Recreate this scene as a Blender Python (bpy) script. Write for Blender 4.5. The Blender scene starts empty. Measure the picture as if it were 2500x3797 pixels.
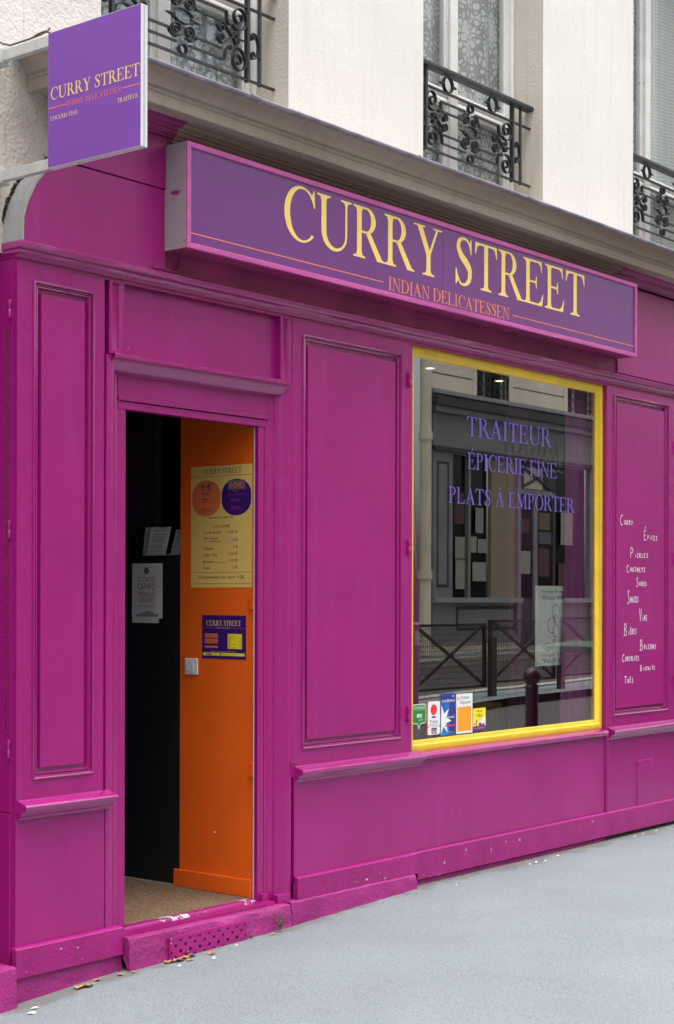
import bpy, math, random
from mathutils import Vector
rnd = random.Random(7)
R = math.radians
scn = bpy.context.scene
COL = scn.collection

# ------------------------------------------------------------------ camera
cam_d = bpy.data.cameras.new('camera')
cam = bpy.data.objects.new('camera', cam_d); COL.objects.link(cam)
cam_d.sensor_fit = 'VERTICAL'; cam_d.sensor_height = 36; cam_d.sensor_width = 24
cam_d.lens = 5953.9 / 3797 * 36
cam_d.shift_y = 316.4 / 3797
cam_d.clip_start = 0.05; cam_d.clip_end = 400
cam.location = (0, -4.9, 1.45)
cam.rotation_mode = 'XYZ'
yaw = R(38.765)
from mathutils import Matrix
fw = Vector((math.cos(yaw), math.sin(yaw), 0)); rt = Vector((math.sin(yaw), -math.cos(yaw), 0)); up = Vector((0, 0, 1))
ro = R(0.1516)
rt2 = rt * math.cos(ro) + up * math.sin(ro); up2 = -rt * math.sin(ro) + up * math.cos(ro)
cam.rotation_euler = Matrix((rt2, up2, -fw)).transposed().to_euler()
scn.camera = cam

# ------------------------------------------------------------------ sky, sun, exposure
SUN_EL, SUN_AZ = 84.0, Vector((-0.3, -1.0))
w = bpy.data.worlds.new('World'); scn.world = w; w.use_nodes = True
nt = w.node_tree; nt.nodes.clear()
sky = nt.nodes.new('ShaderNodeTexSky'); sky.sky_type = 'NISHITA'; sky.sun_disc = False
sky.sun_elevation = R(SUN_EL); sky.sun_rotation = math.atan2(SUN_AZ.x, SUN_AZ.y)
sky.air_density = 1.0; sky.dust_density = 6.0; sky.ozone_density = 0.6
bg = nt.nodes.new('ShaderNodeBackground'); bg.inputs['Strength'].default_value = 0.15
wo = nt.nodes.new('ShaderNodeOutputWorld')
hs = nt.nodes.new('ShaderNodeHueSaturation'); hs.inputs['Saturation'].default_value = 0.38   # hazy bright sky
nt.links.new(sky.outputs[0], hs.inputs['Color']); nt.links.new(hs.outputs[0], bg.inputs[0]); nt.links.new(bg.outputs[0], wo.inputs[0])
sun_d = bpy.data.lights.new('sun', 'SUN'); sun_d.energy = 1.5; sun_d.angle = R(85); sun_d.color = (1, 0.94, 0.86)
sun = bpy.data.objects.new('sun', sun_d); COL.objects.link(sun)
sdir = Vector((SUN_AZ.x, SUN_AZ.y, 0)).normalized() * math.cos(R(SUN_EL)) + Vector((0, 0, math.sin(R(SUN_EL))))
sun.rotation_euler = sdir.to_track_quat('Z', 'Y').to_euler()
scn.view_settings.view_transform = 'Standard'; scn.view_settings.look = 'None'
scn.view_settings.gamma = 1; scn.view_settings.use_curve_mapping = False
scn.view_settings.exposure = 1.27
scn.render.engine = 'CYCLES'

# ------------------------------------------------------------------ materials
def mat(name, col, rough=0.5, bump=0.0, bscale=40.0, var=0.0, vscale=3.0, metal=0.0, spec=0.5, coat=0.0,
        bump2=0.0, b2scale=6.0, chips=None, stretch=None, col2=None, emit=None, alpha=None, streak=None):
    m = bpy.data.materials.new(name); m.use_nodes = True
    n = m.node_tree; N = n.nodes; L = n.links
    b = N['Principled BSDF']
    b.inputs['Base Color'].default_value = (*col, 1); b.inputs['Roughness'].default_value = rough
    b.inputs['Metallic'].default_value = metal; b.inputs['Specular IOR Level'].default_value = spec
    if coat: b.inputs['Coat Weight'].default_value = coat; b.inputs['Coat Roughness'].default_value = 0.15
    if emit: b.inputs['Emission Color'].default_value = (*emit[0], 1); b.inputs['Emission Strength'].default_value = emit[1]
    tc = N.new('ShaderNodeTexCoord')
    src = tc.outputs['Object']
    if stretch:
        mp = N.new('ShaderNodeMapping'); mp.inputs['Scale'].default_value = stretch
        L.new(src, mp.inputs['Vector']); src = mp.outputs[0]
    cur = None
    if var or col2:
        no = N.new('ShaderNodeTexNoise'); no.inputs['Scale'].default_value = vscale; no.inputs['Detail'].default_value = 6
        L.new(src, no.inputs['Vector'])
        cr = N.new('ShaderNodeValToRGB')
        c2 = col2 if col2 else tuple(max(0, c * (1 - var)) for c in col)
        c1 = col if col2 else tuple(min(1, c * (1 + var)) for c in col)
        cr.color_ramp.elements[0].position = 0.35; cr.color_ramp.elements[0].color = (*c2, 1)
        cr.color_ramp.elements[1].position = 0.65; cr.color_ramp.elements[1].color = (*c1, 1)
        L.new(no.outputs['Fac'], cr.inputs[0]); cur = cr.outputs[0]
    if streak:   # vertical rain / dirt streaks (colour, strength)
        mp = N.new('ShaderNodeMapping'); mp.inputs['Scale'].default_value = (9, 9, 0.7)
        L.new(tc.outputs['Object'], mp.inputs['Vector'])
        no = N.new('ShaderNodeTexNoise'); no.inputs['Scale'].default_value = 1.6; no.inputs['Detail'].default_value = 8
        L.new(mp.outputs[0], no.inputs['Vector'])
        r2 = N.new('ShaderNodeValToRGB'); r2.color_ramp.elements[0].position = 0.52; r2.color_ramp.elements[1].position = 0.75
        r2.color_ramp.elements[1].color = (streak[1],) * 3 + (1,)
        L.new(no.outputs['Fac'], r2.inputs[0])
        mx = N.new('ShaderNodeMix'); mx.data_type = 'RGBA'
        L.new(r2.outputs[0], mx.inputs['Factor'])
        if cur: L.new(cur, mx.inputs['A'])
        else: mx.inputs['A'].default_value = (*col, 1)
        mx.inputs['B'].default_value = (*streak[0], 1); cur = mx.outputs['Result']
    if chips:    # (colour, threshold, scale)
        no = N.new('ShaderNodeTexNoise'); no.inputs['Scale'].default_value = chips[2]; no.inputs['Detail'].default_value = 5
        no.inputs['Roughness'].default_value = 0.6
        L.new(tc.outputs['Object'], no.inputs['Vector'])
        r3 = N.new('ShaderNodeValToRGB'); r3.color_ramp.elements[0].position = chips[1]; r3.color_ramp.elements[1].position = chips[1] + 0.012
        L.new(no.outputs['Fac'], r3.inputs[0])
        mx = N.new('ShaderNodeMix'); mx.data_type = 'RGBA'
        L.new(r3.outputs[0], mx.inputs['Factor'])
        if cur: L.new(cur, mx.inputs['A'])
        else: mx.inputs['A'].default_value = (*col, 1)
        mx.inputs['B'].default_value = (*chips[0], 1); cur = mx.outputs['Result']
    if cur: L.new(cur, b.inputs['Base Color'])
    last = None
    for (s, sc, sq) in ((bump, bscale, src), (bump2, b2scale, tc.outputs['Object'])):
        if s:
            no = N.new('ShaderNodeTexNoise'); no.inputs['Scale'].default_value = sc; no.inputs['Detail'].default_value = 5
            L.new(sq, no.inputs['Vector'])
            bp = N.new('ShaderNodeBump'); bp.inputs['Strength'].default_value = s; bp.inputs['Distance'].default_value = 0.02
            L.new(no.outputs['Fac'], bp.inputs['Height'])
            if last: L.new(last, bp.inputs['Normal'])
            last = bp.outputs[0]
    if last: L.new(last, b.inputs['Normal'])
    if alpha is not None: b.inputs['Alpha'].default_value = alpha
    return m

PK = (0.305, 0.006, 0.160)
CHIP = (0.42, 0.42, 0.40)
M_pink = mat('magenta_paint', PK, 0.34, coat=0.12, bump=0.06, bscale=130, var=0.07, vscale=2.2, bump2=0.10, b2scale=9, streak=((0.36, 0.035, 0.24), 0.25), spec=0.5,
             chips=(CHIP, 0.762, 34))
M_pinkv = mat('magenta_paint_brushed', PK, 0.30, spec=0.5, coat=0.2, bump=0.10, bscale=60, stretch=(1, 1, 0.06), var=0.06, vscale=4, bump2=0.26, b2scale=12,
              chips=(CHIP, 0.765, 38))
M_pinkh = mat('magenta_paint_moulding', PK, 0.15, coat=1.0, bump=0.08, bscale=60, stretch=(0.08, 1, 1), var=0.06, vscale=4, bump2=0.22, b2scale=22)
M_pinkm = mat('magenta_gloss_moulding', PK, 0.16, coat=1.0, bump=0.06, bscale=60, var=0.06, bump2=0.16, b2scale=18)
M_pinkc = mat('magenta_paint_chipped', PK, 0.38, bump=0.2, bscale=90, var=0.12, vscale=4, bump2=0.25, b2scale=14, chips=(CHIP, 0.685, 17))
M_pinkrough = mat('magenta_masonry_paint', (0.28, 0.015, 0.16), 0.5, bump=0.28, bscale=70, var=0.14, vscale=5, bump2=0.5, b2scale=10,
                  chips=((0.3, 0.28, 0.27), 0.72, 22))
M_pinkd = mat('magenta_paint_old', (0.28, 0.022, 0.13), 0.5, bump=0.25, bscale=90, var=0.2, vscale=5)
M_pinkbed = mat('magenta_over_stone', (0.24, 0.03, 0.14), 0.5, bump=0.3, bscale=50, stretch=(0.15, 1, 1), var=0.25, vscale=6, chips=((0.3, 0.24, 0.2), 0.66, 9))
M_stucco = mat('cream_stucco', (0.77, 0.75, 0.705), 0.9, bump=0.09, bscale=60, var=0.03, vscale=1.5, bump2=0.08, b2scale=5, streak=((0.60, 0.56, 0.49), 0.28))
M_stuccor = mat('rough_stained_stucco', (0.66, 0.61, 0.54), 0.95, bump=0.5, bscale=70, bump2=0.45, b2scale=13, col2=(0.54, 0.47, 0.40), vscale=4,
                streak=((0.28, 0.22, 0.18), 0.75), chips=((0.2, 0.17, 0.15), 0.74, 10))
M_stuccol = mat('rough_cream_stucco', (0.72, 0.69, 0.63), 0.95, bump=0.32, bscale=70, var=0.03, bump2=0.42, b2scale=7, chips=((0.42, 0.37, 0.30), 0.735, 8))
M_reveal = mat('stained_reveal_render', (0.62, 0.57, 0.49), 0.9, bump=0.25, bscale=80, var=0.05, vscale=2, streak=((0.42, 0.32, 0.24), 0.5))
M_cornice = mat('weathered_cornice', (0.44, 0.375, 0.315), 0.8, bump=0.25, bscale=50, stretch=(0.12, 1, 1), bump2=0.2, b2scale=10, col2=(0.28, 0.215, 0.165), vscale=3.2,
                streak=((0.26, 0.2, 0.16), 0.5))
M_zinc = mat('grey_zinc', (0.33, 0.33, 0.33), 0.5, metal=0.0, bump=0.1, bscale=30, var=0.10, vscale=9, streak=((0.22, 0.20, 0.19), 0.5))
M_gutter = mat('lilac_grey_metal', (0.26, 0.23, 0.29), 0.35, metal=0.5, bump=0.15, bscale=40, var=0.25, vscale=9)
M_iron = mat('black_green_iron', (0.018, 0.023, 0.026), 0.42, bump=0.35, bscale=120, var=0.35, vscale=24, chips=((0.10, 0.10, 0.085), 0.75, 60))
M_white = mat('white_window_paint', (0.70, 0.70, 0.68), 0.5, bump=0.15, bscale=60, var=0.06, vscale=6, chips=((0.30, 0.27, 0.22), 0.69, 22))
M_alu = mat('white_aluminium', (0.74, 0.76, 0.78), 0.35, metal=0.15, bump=0.02, var=0.03)
M_galv = mat('galvanised_steel', (0.55, 0.56, 0.56), 0.5, metal=0.35, bump=0.05, var=0.08, vscale=12)
M_greybox = mat('grey_sign_cheek', (0.36, 0.32, 0.31), 0.55, bump=0.05, bscale=60, var=0.04, chips=(PK, 0.665, 7))
M_purple = mat('purple_sign_print', (0.155, 0.034, 0.205), 0.30, spec=0.5, coat=0.25, bump=0.015, bscale=200, var=0.04, vscale=1.2)
M_flag = mat('violet_sign_print', (0.20, 0.055, 0.40), 0.45, var=0.03, vscale=2)
M_letter = mat('yellow_print', (0.95, 0.70, 0.19), 0.4, var=0.02)
M_orl = mat('orange_print', (0.88, 0.25, 0.10), 0.4, var=0.02)
M_flagor = mat('coral_print', (0.90, 0.20, 0.13), 0.4, var=0.02)
M_yellow = mat('yellow_frame_paint', (0.78, 0.52, 0.035), 0.4, bump=0.12, bscale=50, bump2=0.15, b2scale=14, var=0.08, vscale=6, chips=((0.15, 0.1, 0.05), 0.74, 45))
M_asph = None
M_orange = mat('orange_wall_paint', (0.85, 0.125, 0.004), 0.6, bump=0.12, bscale=160, var=0.05, vscale=3, chips=((0.5, 0.4, 0.3), 0.80, 60))
M_black = mat('black_laminate', (0.008, 0.008, 0.012), 0.5, var=0.1, bump=0.02)
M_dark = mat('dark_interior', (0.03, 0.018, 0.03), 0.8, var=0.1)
M_darkbrown = mat('dark_door_wood', (0.045, 0.032, 0.018), 0.6, bump=0.1, var=0.2)
M_goldp = mat('gold_menu_paper', (0.78, 0.52, 0.14), 0.5, var=0.04, vscale=4)
M_indigo = mat('indigo_print', (0.045, 0.006, 0.15), 0.5, var=0.03)
M_salm = mat('salmon_print', (0.72, 0.16, 0.05), 0.5, var=0.03)
M_ink = mat('dark_plum_ink', (0.07, 0.02, 0.05), 0.6, var=0.05)
M_paper = mat('white_paper', (0.62, 0.62, 0.62), 0.7, var=0.04, vscale=9)
M_paperw = mat('bright_sticker_white', (0.80, 0.82, 0.84), 0.4, var=0.02)
M_red_ink = mat('brick_red_ink', (0.20, 0.04, 0.03), 0.6, var=0.05)
M_greyink = mat('grey_ink', (0.12, 0.11, 0.12), 0.6, var=0.05)
M_plastic = mat('white_plastic', (0.70, 0.69, 0.70), 0.35, var=0.02)
M_mat = None
M_wood = mat('mid_brown_wood', (0.30, 0.19, 0.11), 0.5, bump=0.1, bscale=20, stretch=(1, 1, 0.1), var=0.25, vscale=14)
M_sgreen = mat('sticker_green', (0.02, 0.24, 0.05), 0.4, var=0.03)
M_sred = mat('sticker_red', (0.80, 0.03, 0.06), 0.4, var=0.03)
M_sblue = mat('sticker_blue', (0.015, 0.10, 0.42), 0.4, col2=(0.0, 0.24, 0.62), vscale=9)
M_snavy = mat('sticker_navy', (0.03, 0.035, 0.24), 0.4, var=0.03)
M_sor = mat('sticker_orange', (0.90, 0.36, 0.02), 0.4, var=0.03)
M_syel = mat('sticker_yellow', (0.90, 0.76, 0.02), 0.4, var=0.03)
M_spur = mat('sticker_purple', (0.17, 0.02, 0.24), 0.4, var=0.03)
M_sblack = mat('black_ink', (0.02, 0.02, 0.03), 0.5, var=0.03)
M_teal = mat('dark_teal_ink', (0.02, 0.12, 0.10), 0.5, var=0.03)
M_violet_vinyl = mat('violet_vinyl', (0.13, 0.09, 0.42), 0.5, var=0.03)
M_chalk = mat('white_chalk_marker', (0.86, 0.74, 0.84), 0.7, var=0.06, vscale=60)
M_curtain = mat('purple_sheer_curtain', (0.34, 0.07, 0.27), 0.9, var=0.1, vscale=6)
M_stone = mat('opposite_beige_stone', (0.80, 0.73, 0.62), 0.9, bump=0.2, bscale=20, var=0.08, vscale=1)
M_rubble = mat('opposite_brown_plaster', (0.5, 0.44, 0.36), 0.9, bump=0.6, bscale=14, var=0.25, vscale=3)
M_ogrey = mat('opposite_grey_paint', (0.24, 0.245, 0.26), 0.5, bump=0.05, var=0.08)
M_ogreyd = mat('opposite_dark_grey', (0.05, 0.052, 0.06), 0.5, var=0.08)
M_oglass = mat('opposite_dark_glass', (0.012, 0.013, 0.013), 0.08, var=0.1)
M_road = mat('asphalt_road', (0.06, 0.06, 0.062), 0.85, bump=0.4, bscale=120, var=0.15, vscale=3)
M_kerb = mat('granite_kerb', (0.36, 0.35, 0.33), 0.8, bump=0.3, bscale=90, var=0.1, vscale=20)
M_barr = mat('brown_barrier_paint', (0.045, 0.028, 0.022), 0.45, var=0.1)
M_boll = mat('maroon_bollard_paint', (0.05, 0.012, 0.02), 0.35, var=0.1)
M_bin = mat('green_bin_plastic', (0.02, 0.10, 0.045), 0.45, var=0.08)
M_leaf = mat('dry_leaf', (0.36, 0.20, 0.10), 0.8, var=0.3, vscale=40)
M_litter = mat('pale_litter', (0.65, 0.62, 0.58), 0.8, var=0.2, vscale=40)
M_weed = mat('weed_green', (0.08, 0.14, 0.03), 0.7, var=0.3, vscale=40)
M_lamp = mat('lamp_glow', (1, 0.9, 0.7), 0.5, emit=((1.0, 0.85, 0.6), 1.6))
M_cable = mat('brown_cable', (0.10, 0.07, 0.05), 0.6, var=0.1)
M_dirtshade = mat('black_grime_gap_shade', (0.05, 0.04, 0.035), 0.95, bump=0.8, bscale=60, var=0.4, vscale=30)
M_screw = mat('screw_head', (0.20, 0.17, 0.17), 0.5, metal=0.4)

def ground_mat():
    m = bpy.data.materials.new('pale_grey_asphalt'); m.use_nodes = True
    n = m.node_tree; N = n.nodes; L = n.links; b = N['Principled BSDF']; b.inputs['Roughness'].default_value = 0.82
    b.inputs['Specular IOR Level'].default_value = 0.35
    tc = N.new('ShaderNodeTexCoord')
    def ramp(src, p0, c0, p1, c1):
        r = N.new('ShaderNodeValToRGB'); e = r.color_ramp.elements
        e[0].position = p0; e[0].color = (*c0, 1); e[1].position = p1; e[1].color = (*c1, 1)
        L.new(src, r.inputs[0]); return r.outputs[0]
    def noise(s, d=5, ro=0.5):
        x = N.new('ShaderNodeTexNoise'); x.inputs['Scale'].default_value = s; x.inputs['Detail'].default_value = d
        x.inputs['Roughness'].default_value = ro; L.new(tc.outputs['Object'], x.inputs['Vector']); return x.outputs['Fac']
    def mix(mode, f, a, c):
        x = N.new('ShaderNodeMix'); x.data_type = 'RGBA'; x.blend_type = mode
        if isinstance(f, float): x.inputs['Factor'].default_value = f
        else: L.new(f, x.inputs['Factor'])
        for k, v in (('A', a), ('B', c)):
            if isinstance(v, tuple): x.inputs[k].default_value = (*v, 1)
            else: L.new(v, x.inputs[k])
        return x.outputs['Result']
    base = ramp(noise(1.6, 9, 0.62), 0.3, (0.182, 0.212, 0.233), 0.7, (0.210, 0.246, 0.270))
    gr = ramp(noise(160, 3, 0.7), 0.32, (0.62, 0.62, 0.62), 0.68, (1.30, 1.30, 1.30))
    c = mix('MULTIPLY', 1.0, base, gr)
    v = N.new('ShaderNodeTexVoronoi'); v.inputs['Scale'].default_value = 85; L.new(tc.outputs['Object'], v.inputs['Vector'])
    sp = ramp(v.outputs['Distance'], 0.10, (1, 1, 1), 0.16, (0, 0, 0))
    pick = ramp(noise(30, 2), 0.55, (0, 0, 0), 0.60, (1, 1, 1))
    f = mix('MULTIPLY', 1.0, sp, pick)
    c = mix('MIX', f, c, (0.34, 0.34, 0.33))
    v2 = N.new('ShaderNodeTexVoronoi'); v2.inputs['Scale'].default_value = 46; L.new(tc.outputs['Object'], v2.inputs['Vector'])
    sp2 = ramp(v2.outputs['Distance'], 0.09, (1, 1, 1), 0.15, (0, 0, 0))
    f2 = mix('MULTIPLY', 1.0, sp2, ramp(noise(13, 2), 0.56, (0, 0, 0), 0.6, (1, 1, 1)))
    c = mix('MIX', f2, c, (0.07, 0.072, 0.075))
    # flattened old chewing-gum spots
    v3 = N.new('ShaderNodeTexVoronoi'); v3.inputs['Scale'].default_value = 3.2; L.new(tc.outputs['Object'], v3.inputs['Vector'])
    f3 = ramp(v3.outputs['Distance'], 0.045, (0.45, 0.45, 0.45), 0.06, (0, 0, 0))
    c = mix('MIX', f3, c, (0.27, 0.28, 0.28))
    # grime along the wall foot: dark band with its own ragged edge
    sep = N.new('ShaderNodeSeparateXYZ'); L.new(tc.outputs['Object'], sep.inputs[0])
    ad = N.new('ShaderNodeMath'); ad.operation = 'MULTIPLY_ADD'; L.new(noise(7, 6), ad.inputs[0]); ad.inputs[1].default_value = 0.30
    L.new(sep.outputs['Y'], ad.inputs[2])
    f4 = ramp(ad.outputs[0], 0.035, (0, 0, 0), 0.10, (0.6, 0.6, 0.6))
    c = mix('MIX', f4, c, (0.11, 0.10, 0.085))
    L.new(c, b.inputs['Base Color'])
    bp = N.new('ShaderNodeBump'); bp.inputs['Strength'].default_value = 0.35; bp.inputs['Distance'].default_value = 0.004
    L.new(noise(190, 4, 0.7), bp.inputs['Height']); L.new(bp.outputs[0], b.inputs['Normal'])
    return m
M_asph = ground_mat()

def coir_mat():
    m = mat('coir_mat', (0.36, 0.24, 0.14), 0.95, bump=1.0, bscale=220, col2=(0.19, 0.12, 0.07), vscale=60, bump2=0.5, b2scale=40)
    return m
M_mat = coir_mat()

def glass_mat(name, tint, ior=1.55, gain=3.0):
    m = bpy.data.materials.new(name); m.use_nodes = True
    n = m.node_tree; N = n.nodes; L = n.links; N.clear()
    out = N.new('ShaderNodeOutputMaterial'); mx = N.new('ShaderNodeMixShader')
    tr = N.new('ShaderNodeBsdfTransparent'); tr.inputs[0].default_value = (*tint, 1)
    gl = N.new('ShaderNodeBsdfGlossy'); gl.inputs['Roughness'].default_value = 0.004
    fr = N.new('ShaderNodeFresnel'); ge = N.new('ShaderNodeNewGeometry'); ma = N.new('ShaderNodeMath'); ma.operation = 'MULTIPLY_ADD'
    L.new(ge.outputs['Backfacing'], ma.inputs[0]); ma.inputs[1].default_value = 1 / ior - ior; ma.inputs[2].default_value = ior; L.new(ma.outputs[0], fr.inputs['IOR'])
    ml = N.new('ShaderNodeMath'); ml.operation = 'MULTIPLY'; ml.inputs[1].default_value = gain; ml.use_clamp = True
    L.new(fr.outputs[0], ml.inputs[0]); L.new(ml.outputs[0], mx.inputs[0]); L.new(tr.outputs[0], mx.inputs[1]); L.new(gl.outputs[0], mx.inputs[2])
    no = N.new('ShaderNodeTexNoise'); no.inputs['Scale'].default_value = 1.2; no.inputs['Detail'].default_value = 1
    bp = N.new('ShaderNodeBump'); bp.inputs['Strength'].default_value = 0.02; bp.inputs['Distance'].default_value = 0.02
    L.new(no.outputs['Fac'], bp.inputs['Height']); L.new(bp.outputs[0], gl.inputs['Normal'])
    L.new(mx.outputs[0], out.inputs[0])
    return m
M_glass = glass_mat('shop_window_glass', (0.90, 0.92, 0.90))
M_glassw = glass_mat('apartment_window_glass', (0.93, 0.95, 0.94), 1.5, 1.2)

def lace_mat(name, grid=False):
    m = bpy.data.materials.new(name); m.use_nodes = True
    n = m.node_tree; N = n.nodes; L = n.links; b = N['Principled BSDF']
    b.inputs['Base Color'].default_value = (0.74, 0.77, 0.80, 1); b.inputs['Roughness'].default_value = 0.9
    tc = N.new('ShaderNodeTexCoord')
    def vor(sc, feat='F1', warp=0.0):
        v = N.new('ShaderNodeTexVoronoi'); v.inputs['Scale'].default_value = sc; v.feature = feat
        if warp:
            no = N.new('ShaderNodeTexNoise'); no.inputs['Scale'].default_value = sc * 1.5; L.new(tc.outputs['Object'], no.inputs['Vector'])
            ad = N.new('ShaderNodeVectorMath'); ad.operation = 'MULTIPLY_ADD'; ad.inputs[1].default_value = (warp,) * 3
            L.new(no.outputs['Color'], ad.inputs[0]); L.new(tc.outputs['Object'], ad.inputs[2]); L.new(ad.outputs[0], v.inputs['Vector'])
        else: L.new(tc.outputs['Object'], v.inputs['Vector'])
        return v
    r = N.new('ShaderNodeValToRGB'); e = r.color_ramp.elements
    if grid:
        br = N.new('ShaderNodeTexBrick'); br.offset = 0; br.inputs['Scale'].default_value = 1
        br.inputs['Brick Width'].default_value = 0.016; br.inputs['Row Height'].default_value = 0.024; br.inputs['Mortar Size'].default_value = 0.0045
        br.inputs['Color1'].default_value = (0, 0, 0, 1); br.inputs['Color2'].default_value = (0.2, 0.2, 0.2, 1); br.inputs['Mortar'].default_value = (1, 1, 1, 1)
        mp = N.new('ShaderNodeMapping'); mp.inputs['Rotation'].default_value = (R(90), 0, 0)
        L.new(tc.outputs['Object'], mp.inputs[0]); L.new(mp.outputs[0], br.inputs['Vector'])
        L.new(br.outputs['Color'], r.inputs[0]); e[0].position = 0.3; e[0].color = (0.45,) * 3 + (1,); e[1].position = 0.8; e[1].color = (0.9,) * 3 + (1,)
    else:
        v = vor(9, 'SMOOTH_F1', 0.05); v2 = vor(26, 'DISTANCE_TO_EDGE', 0.03)
        mul = N.new('ShaderNodeMath'); mul.operation = 'MULTIPLY_ADD'
        L.new(v2.outputs['Distance'], mul.inputs[0]); mul.inputs[1].default_value = -2.4
        L.new(v.outputs['Distance'], mul.inputs[2])
        L.new(mul.outputs[0], r.inputs[0]); e[0].position = 0.10; e[0].color = (0.82,) * 3 + (1,); e[1].position = 0.20; e[1].color = (0.38,) * 3 + (1,)
    L.new(r.outputs[0], b.inputs['Alpha'])
    return m
M_lace = lace_mat('floral_lace'); M_net = lace_mat('checked_net', True)

# ------------------------------------------------------------------ mesh helpers
class MB:
    def __init__(s): s.v = []; s.f = []; s.mi = []; s.m = 0
    def add(s, vs, fs):
        o = len(s.v); s.v += [tuple(p) for p in vs]; s.f += [tuple(i + o for i in f) for f in fs]; s.mi += [s.m] * len(fs)
    def box(s, x0, x1, y0, y1, z0, z1):
        vs = [(x, y, z) for z in (z0, z1) for y in (y0, y1) for x in (x0, x1)]
        s.add(vs, [(0, 2, 3, 1), (4, 5, 7, 6), (0, 1, 5, 4), (2, 6, 7, 3), (0, 4, 6, 2), (1, 3, 7, 5)])
    def prism(s, prof, axis, a, b, closed=True, caps=True):
        # prof: list of 2D points; axis 'x': (y,z); 'y': (x,z); 'z': (x,y)
        def P(p, t): return (t, p[0], p[1]) if axis == 'x' else ((p[0], t, p[1]) if axis == 'y' else (p[0], p[1], t))
        n = len(prof); vs = [P(p, a) for p in prof] + [P(p, b) for p in prof]
        fs = [(i, (i + 1) % n, n + (i + 1) % n, n + i) for i in range(n if closed else n - 1)]
        if caps: fs += [tuple(range(n))[::-1], tuple(range(n, 2 * n))]
        s.add(vs, fs)
    def rings(s, rects, prof, close=False):
        # rects = (x0,x1,z0,z1); prof = [(inset, y)], nested rectangular mitred moulding in the XZ plane
        x0, x1, z0, z1 = rects; vs = []
        for (i, y) in prof:
            vs += [(x0 + i, y, z0 + i), (x1 - i, y, z0 + i), (x1 - i, y, z1 - i), (x0 + i, y, z1 - i)]
        fs = []
        for k in range(len(prof) - 1):
            for j in range(4):
                a = 4 * k + j; b = 4 * k + (j + 1) % 4; fs.append((a, b, b + 4, a + 4))
        if close:
            k = 4 * (len(prof) - 1); fs.append((k, k + 1, k + 2, k + 3))
        s.add(vs, fs)
    def tube(s, pts, r, n=8, caps=True):
        pts = [Vector(p) for p in pts]; N = len(pts); rr = r if isinstance(r, (list, tuple)) else [r] * N
        vs = []; pu = None
        for i, p in enumerate(pts):
            t = (pts[min(i + 1, N - 1)] - pts[max(i - 1, 0)]).normalized()
            u = pu if pu is not None else (Vector((0, 0, 1)) if abs(t.z) < 0.9 else Vector((1, 0, 0)))
            u = (u - t * u.dot(t)).normalized(); pu = u; q = t.cross(u)
            for k in range(n):
                a = 2 * math.pi * k / n; vs.append(p + (u * math.cos(a) + q * math.sin(a)) * rr[i])
        fs = [(i * n + k, i * n + (k + 1) % n, (i + 1) * n + (k + 1) % n, (i + 1) * n + k) for i in range(N - 1) for k in range(n)]
        if caps: fs += [tuple(range(n))[::-1], tuple((N - 1) * n + k for k in range(n))]
        s.add(vs, fs)
    def ribbon(s, pts, y0, y1, th):
        # flat iron bar bent in the XZ plane; depth y0..y1
        P = [Vector((p[0], p[1])) for p in pts]; N = len(P); vs = []
        for i in range(N):
            t = (P[min(i + 1, N - 1)] - P[max(i - 1, 0)]).normalized(); nn = Vector((-t.y, t.x)) * th / 2
            for q, y in ((P[i] + nn, y0), (P[i] + nn, y1), (P[i] - nn, y1), (P[i] - nn, y0)): vs.append((q.x, y, q.y))
        fs = [(4 * i + k, 4 * i + (k + 1) % 4, 4 * i + 4 + (k + 1) % 4, 4 * i + 4 + k) for i in range(N - 1) for k in range(4)]
        fs += [(3, 2, 1, 0), (4 * N - 4, 4 * N - 3, 4 * N - 2, 4 * N - 1)]
        s.add(vs, fs)
    def lathe(s, prof, n=24, c=(0, 0, 0)):
        vs = []
        for (r, z) in prof:
            for k in range(n): a = 2 * math.pi * k / n; vs.append((c[0] + r * math.cos(a), c[1] + r * math.sin(a), c[2] + z))
        m = len(prof); fs = [(i * n + k, i * n + (k + 1) % n, (i + 1) * n + (k + 1) % n, (i + 1) * n + k) for i in range(m - 1) for k in range(n)]
        fs += [tuple(range(n))[::-1], tuple((m - 1) * n + k for k in range(n))]
        s.add(vs, fs)
    def disc(s, c, r, ax='y', n=20, sx=1.0):
        vs = []
        for k in range(n):
            a = 2 * math.pi * k / n; u, v = r * math.cos(a) * sx, r * math.sin(a)
            vs.append((c[0] + u, c[1], c[2] + v) if ax == 'y' else (c[0], c[1] + u, c[2] + v))
        s.add(vs, [tuple(range(n))])
    def build(s, name, mats, parent=None, smooth=False, bevel=0, loc=None):
        me = bpy.data.meshes.new(name); me.from_pydata([tuple(v) for v in s.v], [], s.f)
        if not isinstance(mats, (list, tuple)): mats = [mats]
        for m in mats: me.materials.append(m)
        if len(mats) > 1: me.polygons.foreach_set('material_index', s.mi)
        me.update()
        import bmesh
        bm = bmesh.new(); bm.from_mesh(me); bmesh.ops.recalc_face_normals(bm, faces=bm.faces); bm.to_mesh(me); bm.free()
        if smooth:
            me.polygons.foreach_set('use_smooth', [True] * len(me.polygons)); me.set_sharp_from_angle(angle=R(38))
        o = bpy.data.objects.new(name, me); COL.objects.link(o)
        if bevel:
            b = o.modifiers.new('bevel', 'BEVEL'); b.width = bevel; b.segments = 2; b.limit_method = 'ANGLE'; b.angle_limit = R(40)
        if parent: o.parent = parent; o.matrix_parent_inverse = Matrix.Translation(-Vector(parent.location))
        return o

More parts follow.
